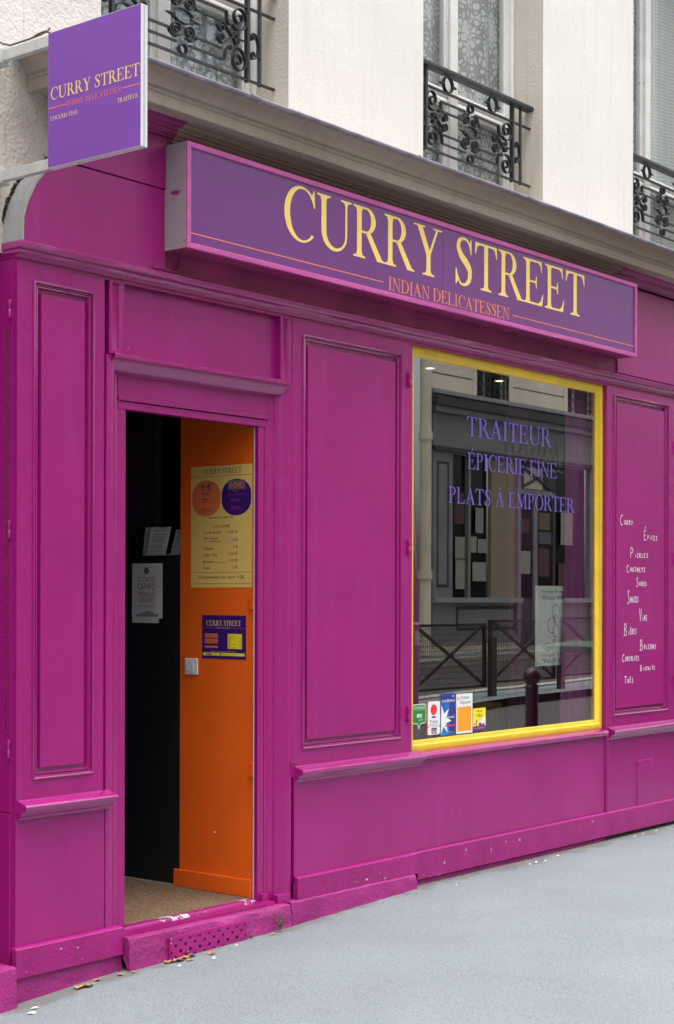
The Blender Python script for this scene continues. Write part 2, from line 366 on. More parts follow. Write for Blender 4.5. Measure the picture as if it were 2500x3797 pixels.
def tag(o, label=None, cat=None, group=None, kind=None):
    if label: o['label'] = label
    if cat: o['category'] = cat
    if group: o['group'] = group
    if kind: o['kind'] = kind
    return o
def thing(name, label, cat, loc=(0, 0, 0), group=None):
    o = bpy.data.objects.new(name, None); COL.objects.link(o); o.location = loc; o.empty_display_size = 0.1
    return tag(o, label, cat, group)
def boxo(name, m, parent, *b, bevel=0):
    q = MB(); q.box(*b); return q.build(name, m, parent, bevel=bevel)
def lerp(a, b, t): return a + (b - a) * t
def interp(tab, x):
    if x <= tab[0][0]: return tab[0][1] + (x - tab[0][0]) * 0.03
    for (a, b), (c, d) in zip(tab, tab[1:]):
        if x <= c: return b + (d - b) * (x - a) / (c - a)
    return tab[-1][1]
GT = [(3.6, -.152), (4.1, -.138), (4.5, -.112), (5.0, -.093), (5.7, -.083), (6.2, -.064), (6.7, -.047), (8, -.046), (9.66, -.04), (12, -.01), (17.6, .19), (20, .22), (28, .42), (45, 1.0)]
def G(x): return interp(GT, x)

# ------------------------------------------------------------------ text helpers
_fc = {}
def font_mesh(s, shear=0.0):
    k = (s, shear)
    if k not in _fc:
        c = bpy.data.curves.new('t', 'FONT'); c.body = s; c.resolution_u = 3; c.shear = shear
        o = bpy.data.objects.new('t', c); COL.objects.link(o)
        dg = bpy.context.evaluated_depsgraph_get(); dg.update()
        me = bpy.data.meshes.new_from_object(o.evaluated_get(dg))
        _fc[k] = ([tuple(v.co) for v in me.vertices], [tuple(p.vertices) for p in me.polygons])
        bpy.data.objects.remove(o); bpy.data.curves.remove(c); bpy.data.meshes.remove(me)
    return _fc[k]
def place(mb, vs, fs, u0, u1, v0, v1, fn, box=None):
    if box: a0, a1, b0, b1 = box
    else:
        a0 = min(v[0] for v in vs); a1 = max(v[0] for v in vs); b0 = min(v[1] for v in vs); b1 = max(v[1] for v in vs)
    mb.add([fn(lerp(u0, u1, (v[0] - a0) / (a1 - a0)), lerp(v0, v1, (v[1] - b0) / (b1 - b0)), v[2]) for v in vs], fs)
def sans(mb, s, u0, u1, v0, v1, fn, shear=0.0):
    vs, fs = font_mesh(s, shear); place(mb, vs, fs, u0, u1, v0, v1, fn)
def XZ(y): return lambda u, v, l=0: (u, y - l, v)              # print facing the street (-Y)
def YZ(x): return lambda u, v, l=0: (x - l, -u, v)             # print facing -X; u runs towards the street

def ell(cx, cy, rx, ry, a0, a1, n=22): return [(cx + rx * math.cos(R(lerp(a0, a1, i / n))), cy + ry * math.sin(R(lerp(a0, a1, i / n)))) for i in range(n + 1)]
def arc(o, i, a0, a1, n=22):
    A = ell(*o, a0, a1, n); B = ell(*i, a0, a1, n)
    return [[A[k], A[k + 1], B[k + 1], B[k]] for k in range(n)]
def rect(x0, x1, y0, y1): return [[(x0, y0), (x1, y0), (x1, y1), (x0, y1)]]
def serf(xl, xr, y, d, e=.12, e2=None):
    e2 = e if e2 is None else e2
    return [[(xl - e, y), (xr + e2, y), (xr + e2, y + .028 * d), (xr + .03, y + .05 * d), (xr, y + .12 * d), (xl, y + .12 * d), (xl - .03, y + .05 * d), (xl - e, y + .028 * d)]]
def spine(P, n=10):
    out = []; N = len(P)
    pts = []
    for i in range(N - 1):
        p0, p1, p2, p3 = P[max(i - 1, 0)], P[i], P[i + 1], P[min(i + 2, N - 1)]
        for k in range(n):
            t = k / n; q = []
            for c in range(3):
                a, b, cc, d = p0[c], p1[c], p2[c], p3[c]
                q.append(0.5 * (2 * b + (cc - a) * t + (2 * a - 5 * b + 4 * cc - d) * t * t + (3 * b - a - 3 * cc + d) * t ** 3))
            pts.append(q)
    pts.append(list(P[-1])); L_ = []; R_ = []
    for i, p in enumerate(pts):
        a, b = pts[max(i - 1, 0)], pts[min(i + 1, len(pts) - 1)]
        dx, dy = b[0] - a[0], b[1] - a[1]; l = math.hypot(dx, dy) or 1
        nx, ny = -dy / l, dx / l; L_.append((p[0] + nx * p[2], p[1] + ny * p[2])); R_.append((p[0] - nx * p[2], p[1] - ny * p[2]))
    return [[L_[i], L_[i + 1], R_[i + 1], R_[i]] for i in range(len(pts) - 1)]
Wd = dict(A=1.09, C=1.0, D=1.09, E=.92, F=.84, I=.50, L=.92, M=1.34, N=1.09, O=1.09, P=.84, R=1.01, S=.80, T=.92, U=1.09, Y=1.05, H=1.09)
def glyph(ch):
    g = []
    if ch == 'É': return glyph('E') + [[(.42, 1.08), (.50, 1.08), (.66, 1.25), (.54, 1.27)]]
    if ch == 'À': return glyph('A') + [[(.52, 1.08), (.60, 1.08), (.46, 1.27), (.34, 1.25)]]
    S = .15
    if ch in 'EFL':
        g += rect(.15, .30, 0, 1) + serf(.15, .30, 1, -1, .12, .02) + serf(.15, .30, 0, 1, .12, .12 if ch == 'F' else .02)
        if ch in 'EF':
            g += rect(.30, .80, .955, 1) + [[(.76, 1), (.80, 1), (.825, .76), (.795, .76), (.75, .90), (.66, .957)]]
            g += rect(.30, .60, .487, .53) + [[(.565, .64), (.60, .64), (.60, .38), (.565, .38), (.55, .46), (.50, .50), (.55, .56)]]
        if ch in 'EL': g += rect(.30, .82, 0, .045) + [[(.78, 0), (.83, 0), (.88, .27), (.85, .27), (.77, .11), (.66, .043)]]
    elif ch == 'I': g += rect(.175, .325, 0, 1) + serf(.175, .325, 1, -1) + serf(.175, .325, 0, 1)
    elif ch == 'H':
        for x in (.15, .79): g += rect(x, x + S, 0, 1) + serf(x, x + S, 1, -1) + serf(x, x + S, 0, 1)
        g += rect(.3, .79, .49, .53)
    elif ch == 'T':
        g += rect(.385, .535, 0, 1) + serf(.385, .535, 0, 1, .14) + rect(.06, .86, .955, 1)
        g += [[(.04, 1), (.10, 1), (.22, .955), (.12, .91), (.06, .75), (.03, .75)], [(.88, 1), (.82, 1), (.70, .955), (.80, .91), (.86, .75), (.89, .75)]]
    elif ch in 'RP':
        g += rect(.15, .30, 0, 1) + serf(.15, .30, 1, -1, .12, .02) + serf(.15, .30, 0, 1)
        g += arc((.44, .745, .31, .255), (.44, .745, .155, .213), -90, 90) + rect(.30, .44, .958, 1) + rect(.30, .44, .49, .532)
        if ch == 'R': g += [[(.42, .51), (.58, .52), (.96, .05), (1.05, .028), (1.05, 0), (.80, 0)]]
    elif ch == 'D':
        g += rect(.15, .30, 0, 1) + serf(.15, .30, 1, -1, .12, .02) + serf(.15, .30, 0, 1, .12, .02)
        g += arc((.48, .5, .53, .5), (.48, .5, .365, .458), -90, 90, 30) + rect(.30, .48, .958, 1) + rect(.30, .48, 0, .042)
    elif ch == 'O': g += arc((.545, .5, .50, .52), (.545, .5, .335, .475), 0, 360, 48)
    elif ch == 'C':
        g += arc((.55, .5, .50, .52), (.585, .5, .37, .475), 42, 316, 40)
        g += [[(.87, .92), (.905, 1.0), (.93, 1.0), (.945, .67), (.915, .67), (.86, .80), (.80, .875)]]
    elif ch == 'U':
        g += rect(.14, .29, .33, 1) + serf(.14, .29, 1, -1, .13) + rect(.87, .93, .33, 1) + serf(.87, .93, 1, -1, .14)
        g += arc((.535, .33, .395, .35), (.58, .33, .29, .285), 180, 360)
    elif ch == 'Y':
        g += rect(.46, .61, 0, .46) + serf(.46, .61, 0, 1, .14)
        g += [[(.13, 1), (.31, 1), (.62, .44), (.46, .42)], [(.82, 1), (.89, 1), (.61, .44), (.56, .49)]] + rect(.02, .42, .972, 1) + rect(.70, 1.03, .972, 1)
    elif ch == 'N':
        g += rect(.17, .225, 0, .96) + serf(.17, .225, 0, 1, .14) + [[(.10, 1), (.29, 1), (.90, .04), (.90, -.02), (.86, -.02)]] + rect(.02, .2, .972, 1)
        g += rect(.86, .915, 0, 1) + serf(.86, .915, 1, -1, .14)
    elif ch == 'M':
        g += rect(.19, .245, 0, 1) + serf(.19, .245, 0, 1, .14) + [[(.10, 1), (.34, 1), (.70, .22), (.65, 0), (.63, 0)], [(1.02, 1), (1.09, .95), (.66, 0), (.64, .10)]]
        g += rect(1.02, 1.17, 0, 1) + serf(1.02, 1.17, 0, 1, .12) + rect(.03, .2, .972, 1) + rect(1.1, 1.31, .972, 1)
    elif ch == 'A':
        g += [[(.50, 1.02), (.56, 1.02), (.22, .03), (.155, .03)], [(.50, 1.02), (.57, 1.02), (.97, .03), (.79, .03), (.47, .85)]] + rect(.28, .74, .34, .38)
        g += rect(.02, .36, 0, .028) + rect(.68, 1.08, 0, .028)
    elif ch == 'S':
        g += spine([(.655, .80, .025), (.56, .945, .028), (.40, .985, .028), (.235, .915, .055), (.205, .76, .070), (.31, .62, .082), (.50, .48, .088), (.625, .33, .078), (.60, .13, .062), (.44, .02, .030), (.27, .04, .026), (.155, .20, .022)])
        g += [[(.655, 1.0), (.69, 1.0), (.69, .68), (.66, .68), (.60, .86), (.62, .93)], [(.09, 0), (.125, 0), (.20, .10), (.13, .33), (.095, .33)]]
    return g
def serif(mb, s, u0, u1, v0, v1, fn, single=None):
    """own narrow roman capitals; v0 baseline, v1 cap height; returns nothing, or a list of per-letter polygons"""
    tot = 0; pos = []
    for ch in s:
        wd = .40 if ch == ' ' else Wd[{'É': 'E', 'À': 'A'}.get(ch, ch)]
        pos.append(tot); tot += wd
    k = (u1 - u0) / (tot - .06)
    out = []
    for ch, x in zip(s, pos):
        if ch == ' ': continue
        q = MB()
        for i, poly in enumerate(glyph(ch)):
            lay = (i % 24) * 0.00006 if len(poly) != 4 or True else 0
            q.add([fn(u0 + (x + p[0] - .03) * k, v0 + p[1] * (v1 - v0), lay) for p in poly], [tuple(range(len(poly)))])
        out.append(q)
        if mb: mb.add(q.v, q.f)
    return out

# handwriting: single strokes on a 1x1 grid
HW = dict(C=[[(.85, .9), (.5, 1), (.15, .7), (.1, .35), (.35, 0), (.8, .08)]], U=[[(.1, 1), (.12, .3), (.4, 0), (.75, .25), (.82, 1)], [(.8, .4), (.9, 0)]],
 R=[[(.1, 0), (.12, 1)], [(.12, 1), (.7, .95), (.75, .65), (.15, .5), (.8, 0)]], Y=[[(.1, 1), (.45, .5)], [(.85, 1), (.2, 0)]],
 E=[[(.8, 1), (.1, .95), (.15, 0), (.8, .05)], [(.12, .5), (.65, .53)]], P=[[(.15, 0), (.15, 1)], [(.05, .85), (.4, 1.05), (.8, .8), (.6, .55), (.15, .45)]],
 I=[[(.5, .62), (.5, 0)], [(.48, .92), (.54, .96)]], S=[[(.85, .9), (.5, 1), (.3, .75), (.75, .4), (.6, 0), (.1, .05)]], K=[[(.1, 1), (.1, 0)], [(.8, 1), (.15, .45), (.85, 0)]],
 L=[[(.15, 1), (.12, 0), (.8, .05)]], H=[[(.1, 1), (.12, 0)], [(.8, 1), (.82, 0)], [(.12, .5), (.8, .5)]], T=[[(0, 1), (1, .98)], [(.5, 1), (.48, 0)]],
 N=[[(.1, 0), (.12, 1), (.8, 0), (.82, 1)]], A=[[(.05, 0), (.45, 1), (.85, 0)], [(.2, .4), (.7, .4)]], V=[[(.05, 1), (.45, 0), (.9, 1)]],
 B=[[(.15, 0), (.15, 1)], [(.0, .9), (.6, 1), (.65, .65), (.15, .5), (.8, .35), (.6, 0), (-.1, .0)]], M=[[(.05, 0), (.15, 1), (.45, .3), (.75, 1), (.9, 0)]], O=[[(.5, 1), (.1, .6), (.3, 0), (.75, .2), (.75, .75), (.5, 1)]])
def handword(wd, x0, x1, z0, z1, y, capw=.30, lift=0.0):
    mb = MB(); n = len(wd) - 1; cw = (x1 - x0) * capw; sw = (x1 - x0 - cw) / n; hs = (z1 - z0)
    for i, ch in enumerate(wd):
        acc = ch in 'ÉÈ' or ch in 'éè'
        c = {'é': 'E', 'è': 'E', 'É': 'E'}.get(ch, ch.upper())
        if i == 0: ox, w_, oz, h = x0, cw * .82, z0, hs
        else: ox, w_, oz, h = x0 + cw + (i - 1) * sw, sw * .72, z0 + hs * .08 + rnd.uniform(-.004, .004) * .5, hs * (.44 if hs > .055 else .62)
        for st in HW[c]:
            pts = []
            for a, b in zip(st, st[1:]):
                for t in (0, .5): pts.append((lerp(a[0], b[0], t), lerp(a[1], b[1], t)))
            pts.append(st[-1])
            mb.ribbon([(ox + p[0] * w_, oz + p[1] * h) for p in pts], y - .0006, y, .0043)
        if acc: mb.ribbon([(ox + .45 * w_, oz + h * 1.15), (ox + .75 * w_, oz + h * 1.42)], y - .0006, y, .004)
    return mb

# ================================================================== GROUND
def sheet(name, xs, ys, zf, m, kind='structure'):
    vs = [(x, y, zf(x, y)) for y in ys for x in xs]; n = len(xs)
    fs = [(j * n + i, j * n + i + 1, (j + 1) * n + i + 1, (j + 1) * n + i) for j in range(len(ys) - 1) for i in range(n - 1)]
    q = MB(); q.add(vs, fs); return tag(q.build(name, m, smooth=True), kind=kind)
xs = [-60, -20, -8, -2, 0, 2, 3, 3.6, 4.1, 4.5, 5.0, 5.35, 5.7, 6.2, 6.7, 8, 9.66, 12, 14.5, 17.6, 20, 24, 28, 36, 45, 80]
sheet('sidewalk', xs, [-3.0, -2, -1, -.4, -.1, .3], lambda x, y: G(x) + (0.012 * y if y > -.4 else 0.012 * -.4), M_asph)
sheet('road', xs, [-6.2, -4.5, -3.0], lambda x, y: G(x) - .13, M_road)
sheet('middle_sidewalk', xs, [-7.2, -6.2], lambda x, y: G(x) - .02, M_asph)
sheet('far_road', xs, [-12, -9.5, -7.0], lambda x, y: G(x) - .13, M_road)
sheet('far_sidewalk', xs, [-13.3, -12], lambda x, y: G(x) - .02, M_asph)
sheet('ground', [-200, 0, 200], [-150, -13, 0, 150], lambda x, y: -2.3, M_road)
for nm, y0, y1 in (('near_kerb', -3.2, -2.99), ('kerb', -7.22, -7.0), ('far_kerb', -12.0, -11.78)):
    root = tag(bpy.data.objects.new(nm, None), kind='structure'); COL.objects.link(root)
    x = 8.0
    while x < 34:
        q = MB(); a, b = x + .006, x + 1.094
        q.add([(a, y0, G(a) - .3), (b, y0, G(b) - .3), (b, y1, G(b) - .3), (a, y1, G(a) - .3), (a, y0, G(a) + .003), (b, y0, G(b) + .003), (b, y1, G(b) + .003), (a, y1, G(a) + .003)],
              [(0, 3, 2, 1), (4, 5, 6, 7), (0, 1, 5, 4), (1, 2, 6, 5), (2, 3, 7, 6), (3, 0, 4, 7)])
        q.build('kerb_stone', M_kerb, root); x += 1.1

# ================================================================== APARTMENT BUILDING (upper storey)
XE = 14.0
bld = thing('apartment_building', 'cream rendered upper storey with tall lace curtained windows above the magenta shop', 'building', (4.2, .08, 3.5))
opens = [(4.615, 5.822), (6.92, 8.127), (9.225, 10.432), (20.03, 12.737)]
OT = 6.1; OB = 3.6; TOPZ = 19.0; YW = .08  # TOPZ: unseen upper wall raised to shade the street
q = MB()
xs_ = [4.2]
for a, b in opens: xs_ += [a, b]
xs_ += [XE]
for i in range(0, len(xs_) - 1):
    a, b = xs_[i], xs_[i + 1]
    segs = [(3.30 if i else 3.62, TOPZ)] if i % 2 == 0 else [(3.30, OB), (OT, TOPZ)]
    for z0, z1 in segs: q.add([(a, YW, z0), (b, YW, z0), (b, YW, z1), (a, YW, z1)], [(0, 1, 2, 3)])
q.add([(4.2, YW, TOPZ), (XE, YW, TOPZ), (XE, 6, TOPZ), (4.2, 6, TOPZ)], [(0, 1, 2, 3)])
q.build('wall', M_stucco, bld)
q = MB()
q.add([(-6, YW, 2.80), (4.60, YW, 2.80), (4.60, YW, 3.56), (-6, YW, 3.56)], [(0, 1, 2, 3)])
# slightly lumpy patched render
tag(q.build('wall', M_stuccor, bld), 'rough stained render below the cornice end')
q = MB(); q.add([(-6, YW, 3.56), (4.2, YW, 3.56), (4.2, YW, TOPZ), (-6, YW, TOPZ)], [(0, 1, 2, 3)])
q.add([(4.2, YW - .001, 3.56), (4.614, YW - .001, 3.56), (4.614, YW - .001, TOPZ), (4.2, YW - .001, TOPZ)], [(0, 1, 2, 3)])
q.add([(-6, YW, TOPZ), (4.2, YW, TOPZ), (4.2, 6, TOPZ), (-6, 6, TOPZ)], [(0, 1, 2, 3)])
tag(q.build('wall', M_stuccol, bld), 'rough cream patched render left of the windows')
q = MB()
for a, b in opens:
    q.add([(a, YW, OB), (a, .36, OB), (a, .36, OT), (a, YW, OT)], [(0, 1, 2, 3)])
    q.add([(b, YW, OB), (b, .36, OB), (b, .36, OT), (b, YW, OT)], [(0, 1, 2, 3)])
    q.add([(a, YW, OT), (b, YW, OT), (b, .36, OT), (a, .36, OT)], [(0, 1, 2, 3)])
    q.add([(a, YW, OB), (b, YW, OB), (b, .36, OB), (a, .36, OB)], [(0, 1, 2, 3)])
q.build('window_reveal', M_reveal, bld)
# windows
for wi, (a, b) in enumerate(opens[:3]):
    Yf = .28
    q = MB(); q.rings((a + .002, b - .002, OB, OT), [(0, Yf + .07), (0, Yf), (.012, Yf - .006), (.022, Yf - .002), (.030, Yf + .012)])
    fr = q.build('window', M_white, bld)
    c = (a + b) / 2 - .045
    for k, (x0, x1) in enumerate(((a + .030, c - .003), (c + .003, b - .034))):
        q = MB()
        st = .05 if k else .055; sr = .055
        zr = 4.262
        for (z0, z1) in ((OB + .02, zr), (zr + .002, OT - .03)):
            q.rings((x0, x1, z0, z1), [(0, Yf + .05), (0, Yf + .012), (.018, Yf + .004), (.040, Yf + .006), (.044, Yf + .016), (.052, Yf + .018), (.052, Yf + .05)])
        q.box(c - .036, c + .022, Yf - .012, Yf + .004, OB + .02, OT - .03) if k == 0 else None
        q.build('casement_sash', M_white, fr)
        q = MB(); q.box(x0 + .02, x1 - .02, Yf + .028, Yf + .032, OB + .03, OT - .04); q.build('pane', M_glassw, fr)
        # curtain with gentle folds
        q = MB(); n = 40; vs = []
        for zz in (OB, OT):
            for i in range(n + 1):
                t = i / n; vs.append((lerp(x0 - .02, x1 + .02, t), Yf + .075 + .014 * math.sin(t * 21 + wi * 2 + k), zz))
        q.add(vs, [(i, i + 1, n + 2 + i, n + 1 + i) for i in range(n)])
        q.build('lace_curtain', M_net if wi == 2 and k else M_lace, fr, smooth=True)
        if k: pass
    q = MB(); q.box(c + .004, c + .05, Yf - .004, Yf + .006, OB + .02, OT - .03); q.build('meeting_stile', M_white, fr)
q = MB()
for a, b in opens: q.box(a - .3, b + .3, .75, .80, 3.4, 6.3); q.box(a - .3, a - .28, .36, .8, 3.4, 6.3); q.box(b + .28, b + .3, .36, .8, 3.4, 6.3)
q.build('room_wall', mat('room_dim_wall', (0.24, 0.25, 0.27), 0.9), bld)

# cornice: profile swept along the front with a mitred return on the left
def sweep_cornice(prof, x_left_ref, x_right, name, m, xl=None, parent=bld):
    q = MB(); n = len(prof)
    A = [(x_left_ref - ((YW - y) - .30), YW, z) for (y, z) in prof]
    B = [(x_left_ref - ((YW - y) - .30), y, z) for (y, z) in prof]
    C_ = [(x_right, y, z) for (y, z) in prof]
    q.add(A + B + C_, [(i, i + 1, n + i + 1, n + i) for i in range(n - 1)] + [(n + i, n + i + 1, 2 * n + i + 1, 2 * n + i) for i in range(n - 1)])
    return q.build(name, m, parent, smooth=True)
corn = [(-.125, 3.470), (-.195, 3.470), (-.203, 3.461), (-.222, 3.461), (-.224, 3.464), (-.224, 3.506), (-.230, 3.509), (-.234, 3.517), (-.228, 3.522), (-.232, 3.528), (-.238, 3.531),
        (-.241, 3.545), (-.250, 3.560), (-.266, 3.573), (-.284, 3.579), (-.292, 3.582), (-.296, 3.590)]
sweep_cornice(corn, 4.22, XE, 'cornice', M_cornice)
sweep_cornice([(-.290, 3.586), (-.303, 3.583), (-.311, 3.589), (-.312, 3.597), (-.306, 3.604), (-.297, 3.606), (.078, 3.645)], 4.22, XE, 'cornice_flashing', M_gutter)
for gx in (5.13, 6.35, 7.35, 8.6, 9.7):
    q = MB(); q.prism([(-.2895, 3.5845), (-.304, 3.581), (-.3135, 3.588), (-.3145, 3.598), (-.308, 3.6065), (-.297, 3.609), (-.25, 3.614)], 'x', gx, gx + .045, closed=False, caps=False)
    q.build('flashing_joint', M_gutter, bld, smooth=True)
bed = [(-.030, 3.395), (-.030, 3.412), (-.040, 3.414), (-.042, 3.420), (-.052, 3.425), (-.060, 3.436), (-.062, 3.441), (-.074, 3.443), (-.075, 3.450), (-.092, 3.456), (-.100, 3.466), (-.125, 3.470)]
for x0, x1, m, lb in ((4.37, 4.60, M_cornice, None), (4.60, 4.93, M_pinkbed, 'magenta painted stretch of moulding'), (4.93, 8.745, M_cornice, None), (8.745, XE, M_pinkbed, 'magenta painted stretch of moulding')):
    q = MB(); q.prism(bed, 'x', x0, x1, closed=False, caps=False); tag(q.build('bed_moulding', m, bld, smooth=True), lb)

nb = thing('light_block_right', 'unseen cream block added along the same side of the street to block light', 'building', (24, .08, 0))
q = MB(); q.box(XE + .01, 40, .0, 6, -1, 19.2); q.build('wall', M_stucco, nb)  # unseen, added to keep sun off this side of the street
nb = thing('light_block_left', 'unseen plaster block added left of the shop to block light', 'building', (-15, .08, 0))
q = MB(); q.box(-26, 2.9, .2, 6, -3, 19.2); q.build('wall', M_stuccor, nb)  # unseen, added to shut out light on the left side
# ================================================================== SHOPFRONT
shop = thing('shopfront', 'magenta painted wooden shopfront with open doorway and yellow framed window', 'shopfront', (6.9, 0, 0))
# --- fascia panels
crv = [(4.103, 2.823), (4.1035, 2.87), (4.106, 2.928), (4.118, 2.968), (4.130, 3.0), (4.146, 3.03), (4.168, 3.073), (4.191, 3.1), (4.22, 3.13), (4.262, 3.165), (4.32, 3.205), (4.40, 3.25), (4.50, 3.30), (4.62, 3.345), (4.62, 3.41)]
q = MB(); ps = [p for p in crv if p[1] <= 3.165] + [(4.262, 3.187), (4.886, 3.187), (4.886, 2.825)]
q.prism(ps, 'y', -.03, .02); q.build('fascia_board', M_pink, shop, bevel=.002)
q = MB(); ps = [(4.262, 3.1905), (4.32, 3.205), (4.36, 3.232), (4.40, 3.25), (4.44, 3.30), (4.44, 3.41), (4.886, 3.41), (4.886, 3.1905)]
q.prism(ps, 'y', -.036, .02); q.build('fascia_board', M_pink, shop, bevel=.002)
q = MB(); q.box(8.83, XE, -.03, .02, 2.846, 3.41); q.build('fascia_board', M_pink, shop, bevel=.002)
boxo('fascia_recess', M_pinkd, shop, 4.886, 8.83, -.018, .02, 2.83, 3.0)
boxo('fascia_recess', M_cornice, shop, 4.886, 8.83, -.018, .02, 3.0, 3.41)
# curved zinc cheek band
n = len(crv) - 1; q = MB(); A = crv[:-3]
def offs(P, d):
    out = []
    for i, p in enumerate(P):
        a, b = P[max(i - 1, 0)], P[min(i + 1, len(P) - 1)]; dx, dz = b[0] - a[0], b[1] - a[1]; l = math.hypot(dx, dz); out.append((p[0] - dz / l * d, p[1] + dx / l * d))
    return out
O1 = offs(A, .006); O0 = offs(A, -.004)
m_ = len(A)
vs = [(p[0], -.034, p[1]) for p in O0] + [(p[0], -.034, p[1]) for p in O1] + [(p[0], .10, p[1]) for p in O1]
q.add(vs, [(i, i + 1, m_ + i + 1, m_ + i) for i in range(m_ - 1)] + [(m_ + i, m_ + i + 1, 2 * m_ + i + 1, 2 * m_ + i) for i in range(m_ - 1)])
zc = q.build('zinc_cheek', M_zinc, shop, smooth=True)
for k in (4, 5, 6, 7):
    q = MB(); p = O1[k]; q.lathe([(.0001, .002), (.004, .0015), (.006, 0)], 10); o = q.build('rivet', M_zinc, zc, smooth=True)
    o.location = (p[0] - .001, 0.0, p[1]); o.rotation_euler = (0, R(-60), 0)
# grime in the joint between render and zinc
q = MB()
for k in range(420):
    t = rnd.uniform(.18, 1); i = min(int(t * (m_ - 1)), m_ - 2); f_ = rnd.random(); p = (lerp(O1[i][0], O1[i + 1][0], f_), lerp(O1[i][1], O1[i + 1][1], f_)); r_ = rnd.uniform(.0015, .005) * (1 + (rnd.random() < .1))
    c = Vector((p[0] - .002 - abs(rnd.gauss(0, .005)), .078, p[1] + rnd.gauss(0, .006)))
    q.lathe([(.0005, -r_ * .8), (r_, 0), (.0005, r_ * .8)], 6, c)
tag(q.build('joint_grime', M_dirtshade, shop), kind='stuff')

# --- architrave moulding under the fascia, with a return at the left corner
arch = [(0.0, 2.772), (-.012, 2.774), (-.015, 2.786), (-.026, 2.789), (-.030, 2.796), (-.028, 2.804), (-.040, 2.808), (-.046, 2.816), (-.046, 2.832), (-.040, 2.837), (-.010, 2.838)]
q = MB(); A = [(4.104 + y * .3, .30, z) for y, z in arch]; B = [(4.104 + y * .3, y, z) for y, z in arch]; nn = len(arch); C_ = []
N_ = 60
for k in range(1, N_ + 1):
    x = 4.104 + (XE - 4.104) * (k / N_) ** 1.3
    C_ += [(x, y + rnd.uniform(-.0007, .0007), z + rnd.uniform(-.0006, .0006)) for y, z in arch]
fs = [(i, i + 1, nn + i + 1, nn + i) for i in range(nn - 1)]
for k in range(N_): fs += [((k + 1) * nn + i, (k + 1) * nn + i + 1, (k + 2) * nn + i + 1, (k + 2) * nn + i) for i in range(nn - 1)]
q.add(A + B + C_, fs); q.build('architrave_moulding', M_pinkh, shop, smooth=True)
boxo('backing_board', M_pinkd, shop, 4.11, XE, -.002, .02, 2.760, 2.846)

PANEL = [(0, 0), (.002, -.007), (.006, -.009), (.010, -.006), (.0125, .006), (.019, .010), (.021, .003), (.025, .001), (.028, .008), (.030, .019), (.043, .020), (.0475, .005)]
def shutter(x0, x1, z0, z1, p, name='shutter', ymat=M_pinkv):
    """stiles and rails with a mitred moulding and a raised field"""
    px0, px1, pz0, pz1 = p
    q = MB(); Y0, Y1 = 0.0, .03
    q.box(x0, px0, Y0, Y1, z0, z1); q.box(px1, x1, Y0, Y1, z0, z1)
    q.box(px0, px1, Y0, Y1, z0, pz0); q.box(px0, px1, Y0, Y1, pz1, z1)
    s = q.build(name, ymat, shop)
    q = MB(); q.rings((px0, px1, pz0, pz1), [(i, y) for i, y in PANEL]); q.build('panel_moulding', M_pinkm, s, smooth=True)
    q = MB(); q.add([(px0 + .0475, .005, pz0 + .0475), (px1 - .0475, .005, pz0 + .0475), (px1 - .0475, .005, pz1 - .0475), (px0 + .0475, .005, pz1 - .0475)], [(0, 1, 2, 3)])
    q.build('raised_field', M_pink, s)
    return s
sL = shutter(4.104, 4.562, .60, 2.775, (4.183, 4.507, .725, 2.698))
boxo('shutter_edge', M_pinkv, shop, 4.562, 4.577, .012, .03, .6, 2.775)
sC = shutter(5.762, 6.690, .60, 2.775, (5.835, 6.627, .726, 2.699))
boxo('shutter_stop', M_pinkv, shop, 6.694, 6.728, .004, .06, .6, 2.775, bevel=.002)
sR = shutter(8.785, 9.66, .60, 2.775, (8.838, 9.570, .717, 2.715))
boxo('shutter_stop', M_pink, shop, 8.7535, 8.785, .0, .05, .6, 2.775)
shutter(9.668, 10.55, .60, 2.775, (9.74, 10.47, .717, 2.715))
boxo('plain_wall', M_pink, shop, 10.56, XE, .0, .05, G(11) - .1, 2.775)
# hinges on the central shutter, right shutter, left return
def hinge(x, z, h, parent, y=-.010):
    q = MB(); prof = [(.0008, 0), (.007, .004), (.0085, .010), (.0085, h * .5 - .002), (.007, h * .5), (.0085, h * .5 + .002), (.0085, h - .010), (.006, h - .002), (.0008, h)]
    q.lathe(prof, 12, (x, y, z)); q.box(x - .014, x + .014, y + .004, .003, z + .012, z + h - .012)
    return q.build('hinge', M_pinkv, parent, smooth=True)
for z0 in (2.531, 1.669, .807): hinge(6.684, z0, .085, sC)
for z0 in (2.40, 1.672, .86): hinge(9.664, z0, .085, sR)
# little strap brackets with screws by the door
for z0 in (2.752, .664):
    q = MB(); q.box(5.752, 5.800, -.005, .001, z0, z0 + .013)
    o = q.build('latch_plate', M_pinkv, sC, bevel=.001)
# --- left return (side face)
q = MB(); q.box(4.104, 4.12, .03, .60, .60, 2.80); q.box(4.1, 4.12, .031, .60, -.2, .598)
ret = q.build('return_panel', M_pinkv, shop, bevel=.003)
for z0 in (2.536, 1.672, .811):
    q = MB(); q.lathe([(.0008, 0), (.007, .004), (.008, .010), (.008, .038), (.0065, .040), (.008, .042), (.008, .07), (.006, .076), (.0008, .078)], 12, (4.099, .038, z0)); q.build('hinge', M_pinkv, ret, smooth=True)
q = MB(); q.box(4.1015, 4.1035, .060, .064, .9, 2.5); q.build('joint_line', M_dirtshade, ret)
boxo('side_wall', M_pinkrough, shop, 3.0, 4.10, .60, .66, -.3, 2.9)

